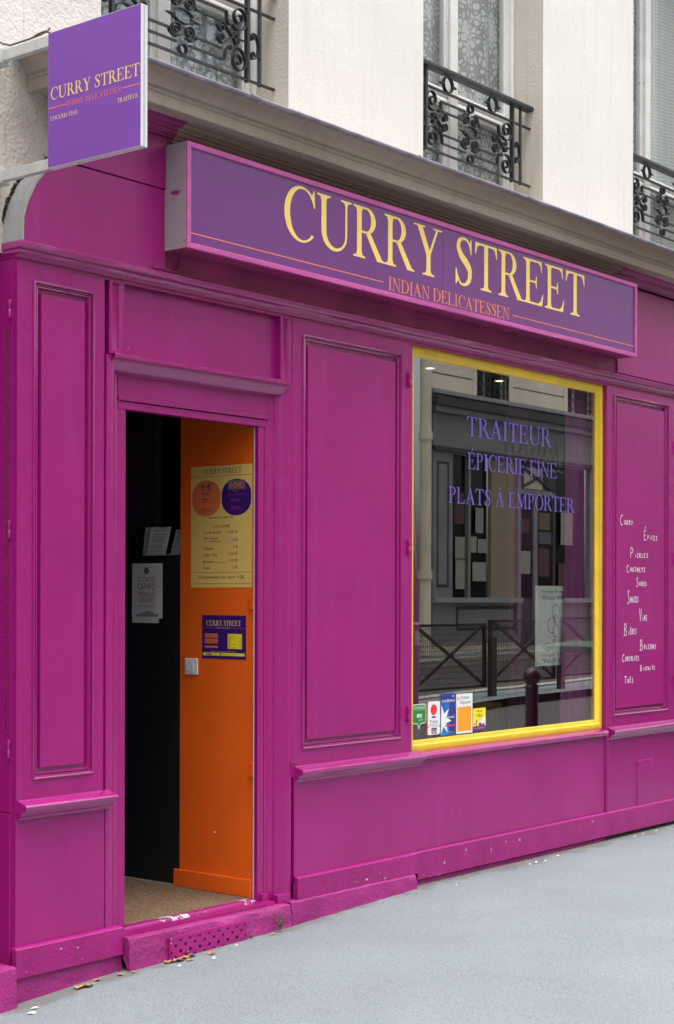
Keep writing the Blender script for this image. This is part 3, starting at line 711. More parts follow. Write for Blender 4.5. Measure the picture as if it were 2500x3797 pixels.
# --- chair rails / sills
rail = [(0.0, .574), (-.008, .575), (-.010, .583), (-.018, .588), (-.026, .600), (-.030, .606), (-.046, .610), (-.052, .618), (-.053, .627), (-.048, .635), (-.038, .639), (-.012, .645), (0, .652)]
def rail_piece(x0, x1, prof, name):
    q = MB(); n = len(prof); K = max(3, int((x1 - x0) / .12)); vs = []
    for k in range(K + 1):
        x = lerp(x0, x1, k / K); vs += [(x, y + (rnd.uniform(-.0008, .0008) if 0 < k < K else 0), z + rnd.uniform(-.0005, .0005)) for y, z in prof]
    fs = [(k * n + i, k * n + i + 1, (k + 1) * n + i + 1, (k + 1) * n + i) for k in range(K) for i in range(n - 1)]
    fs += [tuple(range(n)), tuple(K * n + i for i in range(n))]
    q.add(vs, fs); return q.build(name, M_pinkh, shop, smooth=True)
rail_piece(4.112, 4.60, rail, 'dado_rail')
rail_piece(5.785, 6.785, rail, 'dado_rail')
rail_piece(8.775, 10.56, rail, 'dado_rail')
wsill = [(.01, .600), (-.010, .603), (-.018, .606), (-.024, .614), (-.024, .624), (-.018, .633), (-.008, .637), (.04, .650)]
rail_piece(6.786, 8.745, wsill, 'window_sill')
# --- lower panels and skirtings
boxo('lower_panel', M_pink, shop, 4.104, 4.573, .002, .03, .06, .5995)
boxo('lower_panel', M_pink, shop, 5.776, 6.750, -.007, .03, .10, .5995)
boxo('lower_panel', M_pink, shop, 6.756, 8.748, .006, .03, .10, .604)
boxo('lower_panel', M_pink, shop, 8.787, 10.56, .002, .03, .10, .5995)
q = MB(); q.tube([(8.768, .006, .10), (8.768, .004, .35), (8.768, .006, .602)], .016, 12); q.build('corner_bead', M_pinkv, shop, smooth=True)
q = MB(); q.rings((9.156, 9.366, .128, .414), [(-.006, .0035), (0, -.0045), (.006, -.005)], close=True); q.build('cover_plate', M_pink, shop, smooth=True)
def skirt(x0, x1, z0, z1, y=-.020):
    q = MB(); q.prism([(.0, z0), (y, z0), (y, z1 - .004), (y + .004, z1), (.0, z1 + .004)], 'x', x0, x1); o = q.build('skirting_board', M_pinkc, shop)
    k = 0; x = x0 + .05
    while x < x1 - .02 and x < 9.6:
        s = MB(); s.lathe([(.0005, .0025), (.004, .002), (.0055, 0)], 8); sc = s.build('screw', M_pinkv, o, smooth=True)
        sc.rotation_euler = (R(90), 0, 0); sc.location = (x, y, z0 + .018 + rnd.uniform(-.003, .003))
        x += rnd.uniform(.25, .36)
    return o
skirt(4.085, 4.655, -.038, .076, -.026)
skirt(5.776, 6.750, .024, .128, -.030)
skirt(6.756, 10.56, -.014, .128, -.017)
# --- masonry plinths (lumpy blocks)
def plinth(x0, x1, yf, ztop0, ztop1, name='plinth', m=M_pinkrough, yb=.04, amp=.004, z_out=.012):
    q = MB(); K = max(4, int((x1 - x0) / .05)); rows = 6; vs = []
    for k in range(K + 1):
        x = lerp(x0, x1, k / K); g = G(x) - .03; zt = lerp(ztop0, ztop1, k / K) + rnd.uniform(-.0015, .0015)
        col = [(x, yb, zt), (x, yf + .010, zt), (x, yf + .002, zt - .006)]
        for r_ in range(1, rows + 1): col.append((x, yf + rnd.uniform(-amp, amp) - z_out * r_ / rows, lerp(zt - .01, g, r_ / rows)))
        vs += col
    n = rows + 3
    fs = [(k * n + i, k * n + i + 1, (k + 1) * n + i + 1, (k + 1) * n + i) for k in range(K) for i in range(n - 1)]
    fs += [tuple(range(n)), tuple(K * n + i for i in range(n))]
    q.add(vs, fs); return q.build(name, m, shop, smooth=True)
plinth(3.40, 4.062, -.055, .016, .018)
plinth(4.064, 4.66, -.008, -.02, -.02)
plinth(5.712, 6.70, -.046, .026, .024)
plinth(6.702, 8.75, .004, -.012, -.016, m=M_pinkrough)
plinth(8.75, 10.6, .006, -.016, -.016, m=M_dirtshade)  # near-black colour stands in for the shaded gap below the skirting
# doorstep block
plinth(4.662, 5.700, -.052, .030, .020, name='doorstep', m=mat('magenta_stone_chipped', (0.30, 0.02, 0.17), 0.5, bump=0.35, bscale=60, var=0.15, vscale=6, bump2=0.8, b2scale=9, chips=((0.42, 0.38, 0.38), 0.67, 12)), amp=.006)
boxo('doorstep', M_pinkv, shop, 4.66, 5.63, -.012, .03, .0, .040)
# vent grille with real holes
vg = bpy.data.objects.new('vent_grille', None)
q = MB(); x0, x1, z1, z0 = 4.882, 5.369, -.003, -.100; yv = -.074; nh = 8; cw = (x1 - x0 - .012) / nh; ns = 16
def cell(cx, cz, hw, hh, rad, y, yb):
    sq = []; ci = []
    for k in range(ns):
        a = 2 * math.pi * (k + .5) / ns; c, s = math.cos(a), math.sin(a); m = max(abs(c), abs(s)); sq.append((cx + c / m * hw, y, cz + s / m * hh)); ci.append((cx + c * rad, y, cz + s * rad))
    bk = [(p[0], yb, p[2]) for p in ci]
    q.add(sq + ci + bk, [(k, (k + 1) % ns, ns + (k + 1) % ns, ns + k) for k in range(ns)] + [(ns + k, ns + (k + 1) % ns, 2 * ns + (k + 1) % ns, 2 * ns + k) for k in range(ns)])
for r_ in range(2):
    for k in range(nh):
        cx = x0 + .006 + cw * (k + .5); cell(cx, -.041 - r_ * .050, cw / 2, .0250, .0075, yv, yv + .02)
q.box(x0, x1, yv + .0005, yv + .018, -.0158, z1); q.box(x0, x0 + .0058, yv + .0005, yv + .018, -.116, -.0158); q.box(x1 - .0058, x1, yv + .0005, yv + .018, -.116, -.0158)
vgo = q.build('vent_grille', M_pinkc, shop)
bpy.data.objects.remove(vg)
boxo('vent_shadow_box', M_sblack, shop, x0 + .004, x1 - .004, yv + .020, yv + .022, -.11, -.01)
# --- threshold
q = MB(); q.prism([(.060, .040), (.048, .012), (.10, .012), (.10, .047), (.066, .047)], 'x', 4.70, 5.64)
thr = q.build('threshold', mat('magenta_worn_threshold', PK, 0.35, bump=0.1, bscale=80, var=0.08, chips=((0.50, 0.51, 0.52), 0.575, 11)), shop)
q = MB(); q.box(4.69, 5.64, .02, .050, .0, .033); q.build('threshold_track', M_pinkv, shop, bevel=.003)

# --- door surround
Xc = 5.1685
def mirror2(q, prof, z0, z1, side):
    # prof as (distance from centre, y)
    P = [(Xc + side * d, y) for d, y in prof]; q.prism(P, 'z', z0, z1, closed=False, caps=False)
jamb = [(.5915, .03), (.5915, 0), (.556, 0), (.548, .004), (.538, .010), (.532, .022), (.520, .030), (.512, .034), (.508, .044), (.496, .047), (.484, .050), (.480, .056), (.478, .056)]
for s in (-1, 1):
    q = MB(); mirror2(q, jamb, -.03 if s > 0 else .03, 2.455, s); q.build('door_architrave', M_pinkv, shop, smooth=True)
    q = MB(); x0, x1 = sorted((Xc + s * .4785, Xc + s * .4605)); q.box(x0, x1, .056, .12, .03, 2.28)
    x0, x1 = sorted((Xc + s * .4580, Xc + s * .4275 + (-.0 if s < 0 else -.0095))); q.box(x0, x1, .058, .12 if s < 0 else .0775, .04, 2.244); q.build('door_jamb', M_pinkv, shop)
# small plinth block at the foot of the right architrave
q = MB(); q.box(5.600, 5.640, .030, .06, -.03, .07); q.box(5.66, 5.752, -.008, .03, -.06, .062); q.build('architrave_foot', M_pinkv, shop, bevel=.004)
# head boards
boxo('door_head', M_pink, shop, 4.69, 5.648, .050, .10, 2.298, 2.392)
boxo('door_head', M_pinkv, shop, 4.69, 5.648, .046, .10, 2.279, 2.2965, bevel=.002)
boxo('door_head', M_pinkv, shop, 4.69, 5.648, .054, .10, 2.244, 2.2755, bevel=.001)
# lintel shelf moulding
lint = [(.055, 2.385), (.040, 2.386), (.030, 2.392), (.018, 2.396), (.008, 2.408), (.002, 2.424), (-.004, 2.430), (-.006, 2.440), (-.016, 2.444), (-.018, 2.456), (-.014, 2.462), (.03, 2.470)]
q = MB(); n = len(lint)
q.add([(4.607 + max(0, y) * .9, y, z) for y, z in lint] + [(5.735 - max(0, y) * 1.2, y, z) for y, z in lint], [(i, i + 1, n + i + 1, n + i) for i in range(n - 1)] + [tuple(range(n)), tuple(range(n, 2 * n))])
q.build('door_lintel', M_pinkh, shop, smooth=True)
# panel above the door and flanking little pilasters with sunk fields
boxo('transom_panel', M_pink, shop, 4.672, 5.68, .030, .05, 2.462, 2.775)
for x0, x1 in ((4.592, 4.676), (5.677, 5.757)):
    q = MB(); q.rings((x0, x1, 2.458, 2.775), [(0, .035), (0, 0), (.017, 0), (.020, .003), (.026, .016), (.030, .018)], close=True); q.build('transom_pilaster', M_pinkv, shop, smooth=True)
q = MB(); pts = [(4.662 + .004 * k, -.004 - .016 * math.sin(k / 8 * math.pi), 2.462 + .0045 * k) for k in range(9)]; q.tube(pts, .004, 8); q.build('awning_hook', M_pinkv, shop, smooth=True)
# cable end below the sign
q = MB(); q.tube([(4.985, -.030, 2.93), (4.978, -.030, 2.90), (4.972, -.030, 2.875), (4.962, -.032, 2.855), (4.945, -.036, 2.846), (4.91, -.040, 2.844), (4.87, -.042, 2.846), (4.84, -.044, 2.850), (4.80, -.044, 2.842)], .005, 8)
q.build('painted_cable', M_pinkd, shop, smooth=True)

# --- display window
q = MB(); q.rings((6.729, 8.7525, .640, 2.772), [(0, .06), (0, .030), (.004, .026), (.020, .022), (.036, .024), (.044, .034), (.048, .036), (.058, .040), (.062, .046), (.062, .07)])
win = q.build('shop_window', M_yellow, shop, smooth=True)
q = MB(); q.box(6.78, 8.70, .0470, .0500, .69, 2.72); q.build('glass_pane', M_glass, win)
# small perforated marks on the yellow frame (old plug vents)
q = MB()
for i in range(7):
    for j in range(4): q.disc((6.87 + i * .017, .0215, 2.748 - j * .007), .0022, n=6)
for i in range(10):
    for j in range(3): q.disc((8.728 + j * .006, .0225, 2.66 - i * .022), .002, n=6)
q.build('perforation', M_sblack, win)
# violet vinyl lettering on the pane
def ins(letters, name, m, parent, label=None):
    for l in letters: o = l.build(name, m, parent)
for s, a, b, z0, z1, f in (('TRAITEUR', 7.290, 8.170, 2.337, 2.443, 0), ('ÉPICERIE FINE', 7.297, 8.236, 2.156, 2.246, 0), ('PLATS À EMPORTER', 7.117, 8.440, 1.962, 2.050, 0)):
    ins(serif(None, s, a, b, z0, z1, XZ(.0462)), 'letter', M_violet_vinyl, win)
# faint felt-pen scribble on the glass
q = MB()
q.ribbon([(8.03 + .01 * k, 2.20 + .006 * math.sin(k * .9)) for k in range(30)], .0455, .046, .0012)
for i, c in enumerate('EMPOR'):
    for st in HW[c]: q.ribbon([(8.03 + i * .058 + p[0] * .04, 2.235 + p[1] * .055) for p in st], .0455, .046, .0012)
q.ribbon([(7.93 + .02 * k, 2.36 + .012 * math.sin(k * .7)) for k in range(14)], .0455, .046, .0012)
q.build('pen_scribble', mat('pale_pen', (0.30, 0.26, 0.24), 0.7), win)

# chalk words on the right shutter
for wd, a, b, z0, z1, cw in (('Curry', 8.924, 9.100, 1.906, 1.970, .30), ('Épices', 9.236, 9.427, 1.820, 1.884, .25), ('Pickles', 9.055, 9.300, 1.703, 1.767, .25), ('Chutneys', 9.010, 9.262, 1.612, 1.658, .18),
                         ('Sauces', 9.132, 9.279, 1.523, 1.581, .30), ('Snacks', 9.018, 9.172, 1.414, 1.499, .28), ('Vins', 9.178, 9.289, 1.297, 1.384, .35), ('Bières', 8.979, 9.147, 1.215, 1.290, .33),
                         ('Boissons', 9.188, 9.411, 1.118, 1.185, .25), ('Chocolats', 8.957, 9.181, 1.050, 1.097, .18), ('Biscuits', 9.190, 9.396, .986, 1.022, .17), ('Thés', 8.983, 9.106, .912, .957, .36)):
    tag(handword(wd, a, b, z0, z1, .0015, cw).build('chalk_word', M_chalk, sR), 'white handwritten word %s' % wd)

# ================================================================== SHOP SIGN (light box)
sg = thing('shop_sign', 'long purple light box sign reading CURRY STREET in yellow capitals', 'shop sign', (6.86, -.02, 2.926))
q = MB(); q.box(4.8875, 8.826, -.150, -.0205, 2.930, 3.372); q.m = 1
body = q.build('sign_box', M_pinkd, sg)
q = MB(); q.box(4.8835, 4.8868, -.1555, -.030, 2.927, 3.375); chk = q.build('side_cheek', M_greybox, sg)
q = MB(); q.box(4.8815, 4.8830, -.1555, -.128, 2.928, 3.374); q.build('cheek_edge', M_greybox, chk)
for z in (3.350, 3.235, 2.955):
    q = MB(); yy = -.148 if z != 3.235 else -.098
    vs = [(4.8808 if yy < -.12 else 4.8828, yy + .0045 * math.cos(a), z + .0045 * math.sin(a)) for a in [2 * math.pi * k / 12 for k in range(12)]]
    q.add(vs, [tuple(range(12))]); q.build('screw', M_screw, chk)
q = MB(); q.rings((4.8825, 8.832, 2.9255, 3.3765), [(0, -.150), (0, -.163), (.002, -.165), (.021, -.165), (.024, -.163), (.025, -.154)])
q.build('sign_frame', mat('pink_frame_sheen', (0.52, 0.09, 0.34), 0.32, bump=0.2, bscale=70, stretch=(0.1, 1, 1), var=0.15, vscale=12, chips=((0.6, 0.5, 0.55), 0.70, 20)), sg)  # base colour lightened to carry the frame's whitish sheen
for x0, x1 in ((4.90, 4.9305), (4.931, 6.7645), (6.7665, 8.815)):
    boxo('sign_panel', M_purple, sg, x0, x1, -.1560, -.150, 2.94, 3.362)
FZ = XZ(-.1566)
ins(serif(None, 'CURRY', 5.512, 6.760, 3.083, 3.330, FZ), 'letter', M_letter, sg)
ins(serif(None, 'STREET', 6.866, 8.205, 3.083, 3.330, FZ), 'letter', M_letter, sg)
ins(serif(None, 'INDIAN DELICATESSEN', 6.303, 7.400, 2.962, 3.027, FZ), 'letter', M_orl, sg)
for a, b in ((4.908, 6.262), (7.432, 8.806)):
    q = MB(); q.add([(a, -.1566, 2.990), (b, -.1566, 2.990), (b, -.1566, 2.9945), (a, -.1566, 2.9945)], [(0, 1, 2, 3)]); q.build('rule_line', M_orl, sg)

# ================================================================== FLAG SIGN
fg = thing('flag_sign', 'square violet projecting sign in white frame on two metal brackets', 'projecting sign', (4.04, -.1, 3.05))
q = MB(); q.box(4.0285, 4.0575, -.757, -.273, 3.066, 3.563); q.build('sign_core', M_alu, fg)
q = MB(); q.box(4.0265, 4.0595, -.763, -.7575, 3.060, 3.569); q.box(4.0265, 4.0595, -.2725, -.266, 3.060, 3.569); q.box(4.0265, 4.0595, -.7575, -.2725, 3.060, 3.0655); q.box(4.0265, 4.0595, -.7575, -.2725, 3.5635, 3.569)
q.build('edge_frame', M_alu, fg, bevel=.0008)
q = MB(); q.box(4.039, 4.047, -.7645, -.7632, 3.062, 3.567); q.build('edge_groove', mat('groove_grey', (0.5, 0.52, 0.54), 0.5), fg)
for x_, nm in ((4.0255, 'printed_face'), (4.0605, 'printed_face')):
    q = MB(); q.add([(x_, -.762, 3.062), (x_, -.268, 3.062), (x_, -.268, 3.567), (x_, -.762, 3.567)], [(0, 1, 2, 3)]); q.build(nm, M_flag, fg)
Ff = YZ(4.0248)
for s, a, b, z0, z1, m in (('CURRY STREET', .284, .757, 3.3125, 3.358, M_letter), ('INDIAN DELICATESSEN', .373, .663, 3.2725, 3.2925, M_flagor), ('TRAITEUR', .644, .751, 3.235, 3.2505, M_letter), ('EPICERIE FINE', .282, .432, 3.236, 3.2505, M_letter)):
    q = MB(); serif(q, s, a, b, z0, z1, Ff); q.build('lettering', m, fg)
for a, b in ((.270, .369), (.670, .760)):
    q = MB(); q.add([Ff(a, 3.281, 0), Ff(b, 3.281, 0), Ff(b, 3.285, 0), Ff(a, 3.285, 0)], [(0, 1, 2, 3)]); q.build('rule_line', M_flagor, fg)
for z in (3.525, 3.060):
    q = MB(); q.box(4.034, 4.062, -.266, .008, z, z + .041); br = q.build('bracket', M_galv, fg, bevel=.001)
    q = MB(); q.box(4.020, 4.076, .006, .078, z - .010, z + .049); q.build('bracket_clamp', M_galv, br, bevel=.002)
    q = MB(); q.tube([(4.025, .03, z - .03), (4.025, .03, z + .0)], .008, 8); q.tube([(4.0, .045, z - .018), (4.05, .045, z - .018)], .006, 8); q.build('bolt', M_screw, br)
q = MB(); q.tube([(4.07, .07, 3.62), (4.055, .03, 3.60), (4.05, -.02, 3.583), (4.045, -.08, 3.580), (4.05, -.14, 3.583), (4.05, -.19, 3.592), (4.045, -.23, 3.590), (4.04, -.268, 3.572)], .004, 8)
q.tube([(4.05, -.14, 3.583), (4.04, -.19, 3.578), (4.045, -.235, 3.586), (4.04, -.262, 3.594)], .003, 8); q.build('power_cable', M_cable, fg, smooth=True)

# ================================================================== WINDOW RAILINGS
def spiral(cx, cz, r0, r1, turns, a0, sgn, n=None):
    n = n or int(22 * turns) + 6; return [(cx + lerp(r0, r1, (i / n) ** .85) * math.cos(R(a0) + sgn * 2 * math.pi * turns * i / n), cz + lerp(r0, r1, (i / n) ** .85) * math.sin(R(a0) + sgn * 2 * math.pi * turns * i / n)) for i in range(n + 1)]
def railing(off, label):
    root = thing('window_railing', label, 'railing', (7.5 + off, .17, 3.88), 'ornate iron railings in front of the upstairs windows')
    Yc = .17; xl, xr = 6.922 + off, 8.125 + off
    q = MB(); prof = [(Yc - .024, 4.325), (Yc + .024, 4.325), (Yc + .028, 4.336), (Yc + .024, 4.350), (Yc + .010, 4.360), (Yc - .010, 4.360), (Yc - .024, 4.350), (Yc - .028, 4.336)]
    q.prism(prof, 'x', xl, xr - .0); q.build('handrail', M_iron, root, smooth=True)
    for z, h in ((4.220, .010), (3.880, .010)): boxo('rail', M_iron, root, xl, xr - .001, Yc - .007, Yc + .007, z, z + h)
    for x in (7.065, 7.932): boxo('post', M_iron, root, x + off - .009, x + off + .009, Yc - .011, Yc + .011, 3.874, 4.326)
    for x in (6.978, 8.020):
        q = MB(); q.tube([(x + off, Yc, 3.874), (x + off, Yc, 4.327)], .0095, 8); q.build('post', M_iron, root, smooth=True)
    W_ = .0105; T = .0048
    def rb(pl, name='scroll', th=T):
        for side in (1, -1):
            q = MB(); q.ribbon([(7.499 + off + side * (p[0] - 7.499), p[1]) for p in pl], Yc - W_, Yc + W_, th); q.build(name, M_iron, root, smooth=True)
    def bar(x0, x1, z):
        for side in (1, -1):
            a, b = sorted((7.499 + off + side * (x0 - 7.499), 7.499 + off + side * (x1 - 7.499))); boxo('bar', M_iron, root, a, b, Yc - .0055, Yc + .0055, z - .005, z + .005)
    # rings between the two top rails, with spiked finials
    def spike(x, z, d):
        q = MB(); L_ = .040
        prof = [(0, .006), (.006, .010), (.012, .005), (.016, .009), (.021, .004), (.025, .0075), (.030, .004), (.034, .0055), (.046, .0005)]
        q.tube([(x + d * p[0], Yc, z) for p in prof], [p[1] for p in prof], 8); q.build('finial', M_iron, root, smooth=True)
    for x in (7.278, 7.725):
        q = MB(); cx = x + off; q.ribbon([(cx + .043 * math.cos(2 * math.pi * k / 28), 4.2745 + .044 * math.sin(2 * math.pi * k / 28)) for k in range(29)], Yc - W_, Yc + W_, T); q.build('ring', M_iron, root, smooth=True)
        spike(cx + .045, 4.272, 1); spike(cx - .045, 4.272, -1)
    for z, r_ in ((4.195, .024), (3.913, .024)):
        q = MB(); q.ribbon([(7.499 + off + r_ * math.cos(2 * math.pi * k / 24), z + r_ * math.sin(2 * math.pi * k / 24)) for k in range(25)], Yc - W_, Yc + W_, T); q.build('ring', M_iron, root, smooth=True)
    # centre: four volutes and an oval
    rb(spiral(7.540, 4.128, .036, .006, 1.9, 130, -1)); rb(spiral(7.540, 3.999, .036, .006, 1.9, -130, 1))
    q = MB(); q.ribbon([(7.499 + off + .062 * math.cos(2 * math.pi * k / 30), 4.063 + .032 * math.sin(2 * math.pi * k / 30)) for k in range(31)], Yc - W_, Yc + W_, T); q.build('ring', M_iron, root, smooth=True)
    spike(7.499 + off + .068, 4.057, 1); spike(7.499 + off - .068, 4.057, -1)
    for s in (1, -1):
        q = MB(); q.tube([(7.499 + off + s * .060, Yc, 4.040), (7.499 + off + s * .060, Yc, 4.049), (7.499 + off + s * .060, Yc, 4.054), (7.499 + off + s * .060, Yc, 4.060), (7.499 + off + s * .060, Yc, 4.072)], [.008, .013, .009, .013, .006], 8); q.build('knob', M_iron, root, smooth=True)
    bar(7.545, 7.787, 4.168); bar(7.587, 7.772, 4.116); bar(7.587, 7.757, 3.990); bar(7.540, 7.772, 3.940)
    rb([(7.787, 4.168), (7.789, 4.140), (7.794, 4.11)]); rb([(7.584, 4.112), (7.570, 4.14), (7.562, 4.155)], th=.005); rb([(7.587, 3.992), (7.582, 3.975), (7.565, 3.965), (7.54, 3.960)])
    # big corner volutes
    rb([(7.790, 4.125), (7.800, 4.108)] + spiral(7.873, 4.160, .066, .010, 1.75, 215, 1)[::1])
    rb([(7.772, 3.940), (7.782, 3.985), (7.80, 4.01)] + spiral(7.868, 3.957, .066, .010, 1.75, 140, -1))
    # heart and small double curl between them
    rb(spiral(7.752, 4.084, .026, .005, 1.5, 60, 1)[::-1] + [(7.790, 4.088), (7.812, 4.070), (7.828, 4.061)])
    rb(spiral(7.752, 4.036, .026, .005, 1.5, -60, -1)[::-1] + [(7.790, 4.034), (7.812, 4.050), (7.828, 4.061)])
    rb(spiral(7.858, 4.076, .016, .003, 1.4, 180, -1)[::-1] + [(7.836, 4.066), (7.829, 4.061)], th=.005); rb(spiral(7.858, 4.046, .016, .003, 1.4, 180, 1)[::-1] + [(7.836, 4.056), (7.829, 4.061)], th=.005)
    for s in (1, -1):
        x = 7.499 + off + s * .373; q = MB(); q.tube([(x, Yc, 4.061), (x + s * .02, Yc, 4.061), (x + s * .075, Yc, 4.061)], [.007, .006, .001], 8); q.build('finial', M_iron, root, smooth=True)
    # C scrolls outside the posts
    rb(spiral(7.968, 4.095, .020, .004, 1.3, 60, 1)[::-1] + [(7.992, 4.108), (8.007, 4.085), (8.012, 4.055), (8.007, 4.025), (7.992, 4.002)] + spiral(7.968, 4.012, .020, .004, 1.3, -60, -1))
    for x, z in ((7.812, 4.112), (7.808, 4.012)):
        for s in (1, -1):
            q = MB(); q.lathe([(.0005, -.008), (.006, -.005), (.008, 0), (.006, .005), (.0005, .008)], 8, (7.499 + off + s * (x - 7.499), Yc - .008, z)); q.build('rivet', M_iron, root, smooth=True)
    return root
railing(-2.305, 'black wrought iron railing of the upstairs window beside the violet projecting sign')
railing(0, 'black wrought iron railing of the middle upstairs window, seen whole')
railing(2.305, 'black wrought iron railing of the upstairs window cut off at the right edge')

# ================================================================== INTERIOR
inn = thing('shop_interior', 'dark shop interior seen through the doorway and window', 'room', (6, 2, .04))
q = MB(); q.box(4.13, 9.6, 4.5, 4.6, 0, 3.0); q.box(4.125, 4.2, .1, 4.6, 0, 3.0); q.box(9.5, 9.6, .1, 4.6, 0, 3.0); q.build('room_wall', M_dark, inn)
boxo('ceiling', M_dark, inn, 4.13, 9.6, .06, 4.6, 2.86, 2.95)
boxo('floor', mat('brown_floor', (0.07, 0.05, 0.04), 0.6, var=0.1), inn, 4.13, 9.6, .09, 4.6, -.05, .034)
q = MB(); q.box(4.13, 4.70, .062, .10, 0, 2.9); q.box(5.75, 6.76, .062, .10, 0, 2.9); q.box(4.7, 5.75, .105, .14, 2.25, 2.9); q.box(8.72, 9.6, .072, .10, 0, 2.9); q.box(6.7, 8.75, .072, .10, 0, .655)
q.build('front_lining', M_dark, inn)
SI = 5.6 / 5.56
def iy(y): return -4.9 + (y + 4.9) * SI
def iz(z): return 1.45 + (z - 1.45) * SI
tag(boxo('entrance_mat', M_mat, None, 4.35, 5.598, .101, 2.6, .034, .046), 'brown coir mat covering the floor inside the open doorway', 'door mat')
ow = thing('orange_wall', 'bright orange painted inner wall on the right of the doorway', 'wall', (5.65, .3, .04))
boxo('wall_board', M_orange, ow, 5.600, 5.70, .087, iy(.533), .034, 2.85)
boxo('skirting_board', M_orange, ow, 5.588, 5.5995, .10, .604, .046, .130, bevel=.004)
boxo('plaster_edge', mat('bare_white_plaster', (0.66, 0.67, 0.70), 0.7, bump=0.4, bscale=60, chips=((0.12, 0.1, 0.12), 0.70, 14)), ow, 5.5885, 5.5995, .079, .0865, .047, 2.243)
for z0, z1 in ((iz(1.395), iz(1.446)), (iz(.619), iz(.680))):
    q = MB(); q.box(5.592, 5.5995, .090, .118, z0, z1); q.box(5.586, 5.592, .090, .096, z0, z1); q.box(5.586, 5.592, .096, .118, z1 - .006, z1); q.box(5.586, 5.592, .096, .118, z0, z0 + .006); q.build('strike_plate', M_orange, ow)
q = MB(); q.lathe([(.0005, -.004), (.004, 0), (.0005, .004)], 8, (5.5995, .34, .33)); q.build('nail_hole', M_litter, ow)
ct = thing('counter', 'tall black counter block beyond the orange wall', 'counter', (5.9, 1.1, .04))
boxo('counter_body', M_black, ct, 5.604, 6.3, iy(.533) + .001, 2.4, .034, iz(1.640))
boxo('counter_top', M_black, ct, 5.602, 6.3, iy(.533) + .001, 2.4, iz(1.6405), iz(1.652))
boxo('edge_panel', M_black, ct, 5.602, 5.6038, iy(.569), 2.4, .05, iz(1.640))
boxo('foot_strip', M_galv, ct, 5.598, 5.603, iy(.57), 2.4, .046, .052)
tag(boxo('dark_room_sheet', M_dark, None, 5.75, 5.80, .90, 3.2, iz(1.652), 2.85), 'added dark sheet standing for the unlit room above the counter', 'dark sheet')  # dark sheet added in place of the unlit room behind
tag(boxo('glass_dish', M_galv, None, 5.64, 5.75, .63, .74, iz(1.652), iz(1.652) + .006), 'thin flat dish lying on the black counter top', 'dish')
# inward-opened door leaf, edge seen at the left of the opening
dl = thing('open_door', 'dark wooden door leaf opened inwards at the left of the doorway', 'door', (4.79, .12, .05))
boxo('door_leaf', M_darkbrown, dl, 4.752, 4.792, .13, .95, .05, 2.235)
q = MB(); q.lathe([(.0005, 0), (.022, .002), (.026, .02), (.015, .04), (.008, .05), (.008, .07)], 14); hd = q.build('door_knob', M_galv, dl, smooth=True); hd.rotation_euler = (0, R(90), 0); hd.location = (4.80, .85, 1.08); hd.matrix_parent_inverse = Matrix.Translation(-Vector(dl.location))

# leaflets leaning on the counter
for (ya, yb, tilt, x_, h, lab) in ((.754, .853, 0, 5.66, .142, 'white printed leaflet standing leftmost on the black counter'), (.640, .776, .02, 5.625, .138, 'white printed leaflet standing in the middle on the black counter'), (.600, .66, .02, 5.68, .128, 'white printed leaflet half hidden at the right on the black counter')):
    t = thing('leaflet', lab, 'leaflet', (x_, iy((ya + yb) / 2), iz(1.653)), 'leaflets standing on the counter')
    A, B = iy(ya), iy(yb); z0, z1 = iz(1.6535), iz(1.6535 + h)
    q = MB(); q.add([(x_, A + tilt, z0), (x_, B + tilt, z0), (x_ + .02, B, z1), (x_ + .02, A - .001, z1), (x_ + .002, A + tilt, z0), (x_ + .002, B + tilt, z0), (x_ + .022, B, z1), (x_ + .022, A, z1)], [(0, 1, 2, 3), (7, 6, 5, 4), (0, 4, 5, 1), (1, 5, 6, 2), (2, 6, 7, 3), (3, 7, 4, 0)])
    q.build('sheet', M_paper, t)
    q = MB()
    for k in range(13):
        if k in (2, 8, 11): continue
        f = .93 - k * .065; xx = x_ + .02 * f - .0006; zz = lerp(z0, z1, f); sh = tilt * (1 - f)
        a_, b_ = lerp(A, B, .14 + .1 * rnd.random()), lerp(A, B, .78 + .08 * rnd.random())
        q.add([(xx, a_ + sh, zz), (xx, b_ + sh, zz), (xx, b_ + sh, zz + .0022), (xx, a_ + sh, zz + .0022)], [(0, 1, 2, 3)])
    q.build('printed_lines', M_greyink, t)

def frect(q, fn, a, b, z0, z1, l=0): q.add([fn(a, z0, l), fn(b, z0, l), fn(b, z1, l), fn(a, z1, l)], [(0, 1, 2, 3)])
def rrect(q, fn, a, b, z0, z1, r, l=0, ry=None):
    ry = ry or r; P = []
    for cx, cz, s in ((b - r, z1 - ry, 0), (a + r, z1 - ry, 90), (a + r, z0 + ry, 180), (b - r, z0 + ry, 270)):
        for k in range(7): an = R(s + 15 * k); P.append(fn(cx + r * math.cos(an), cz + ry * math.sin(an), l))
    q.add(P, [tuple(range(len(P)))])
# helper giving u (towards the street, u = -y) from the measured depth
def U(y): return -iy(y)
def on_wall(x): return lambda u, v, l=0: (x - l, -u, v)
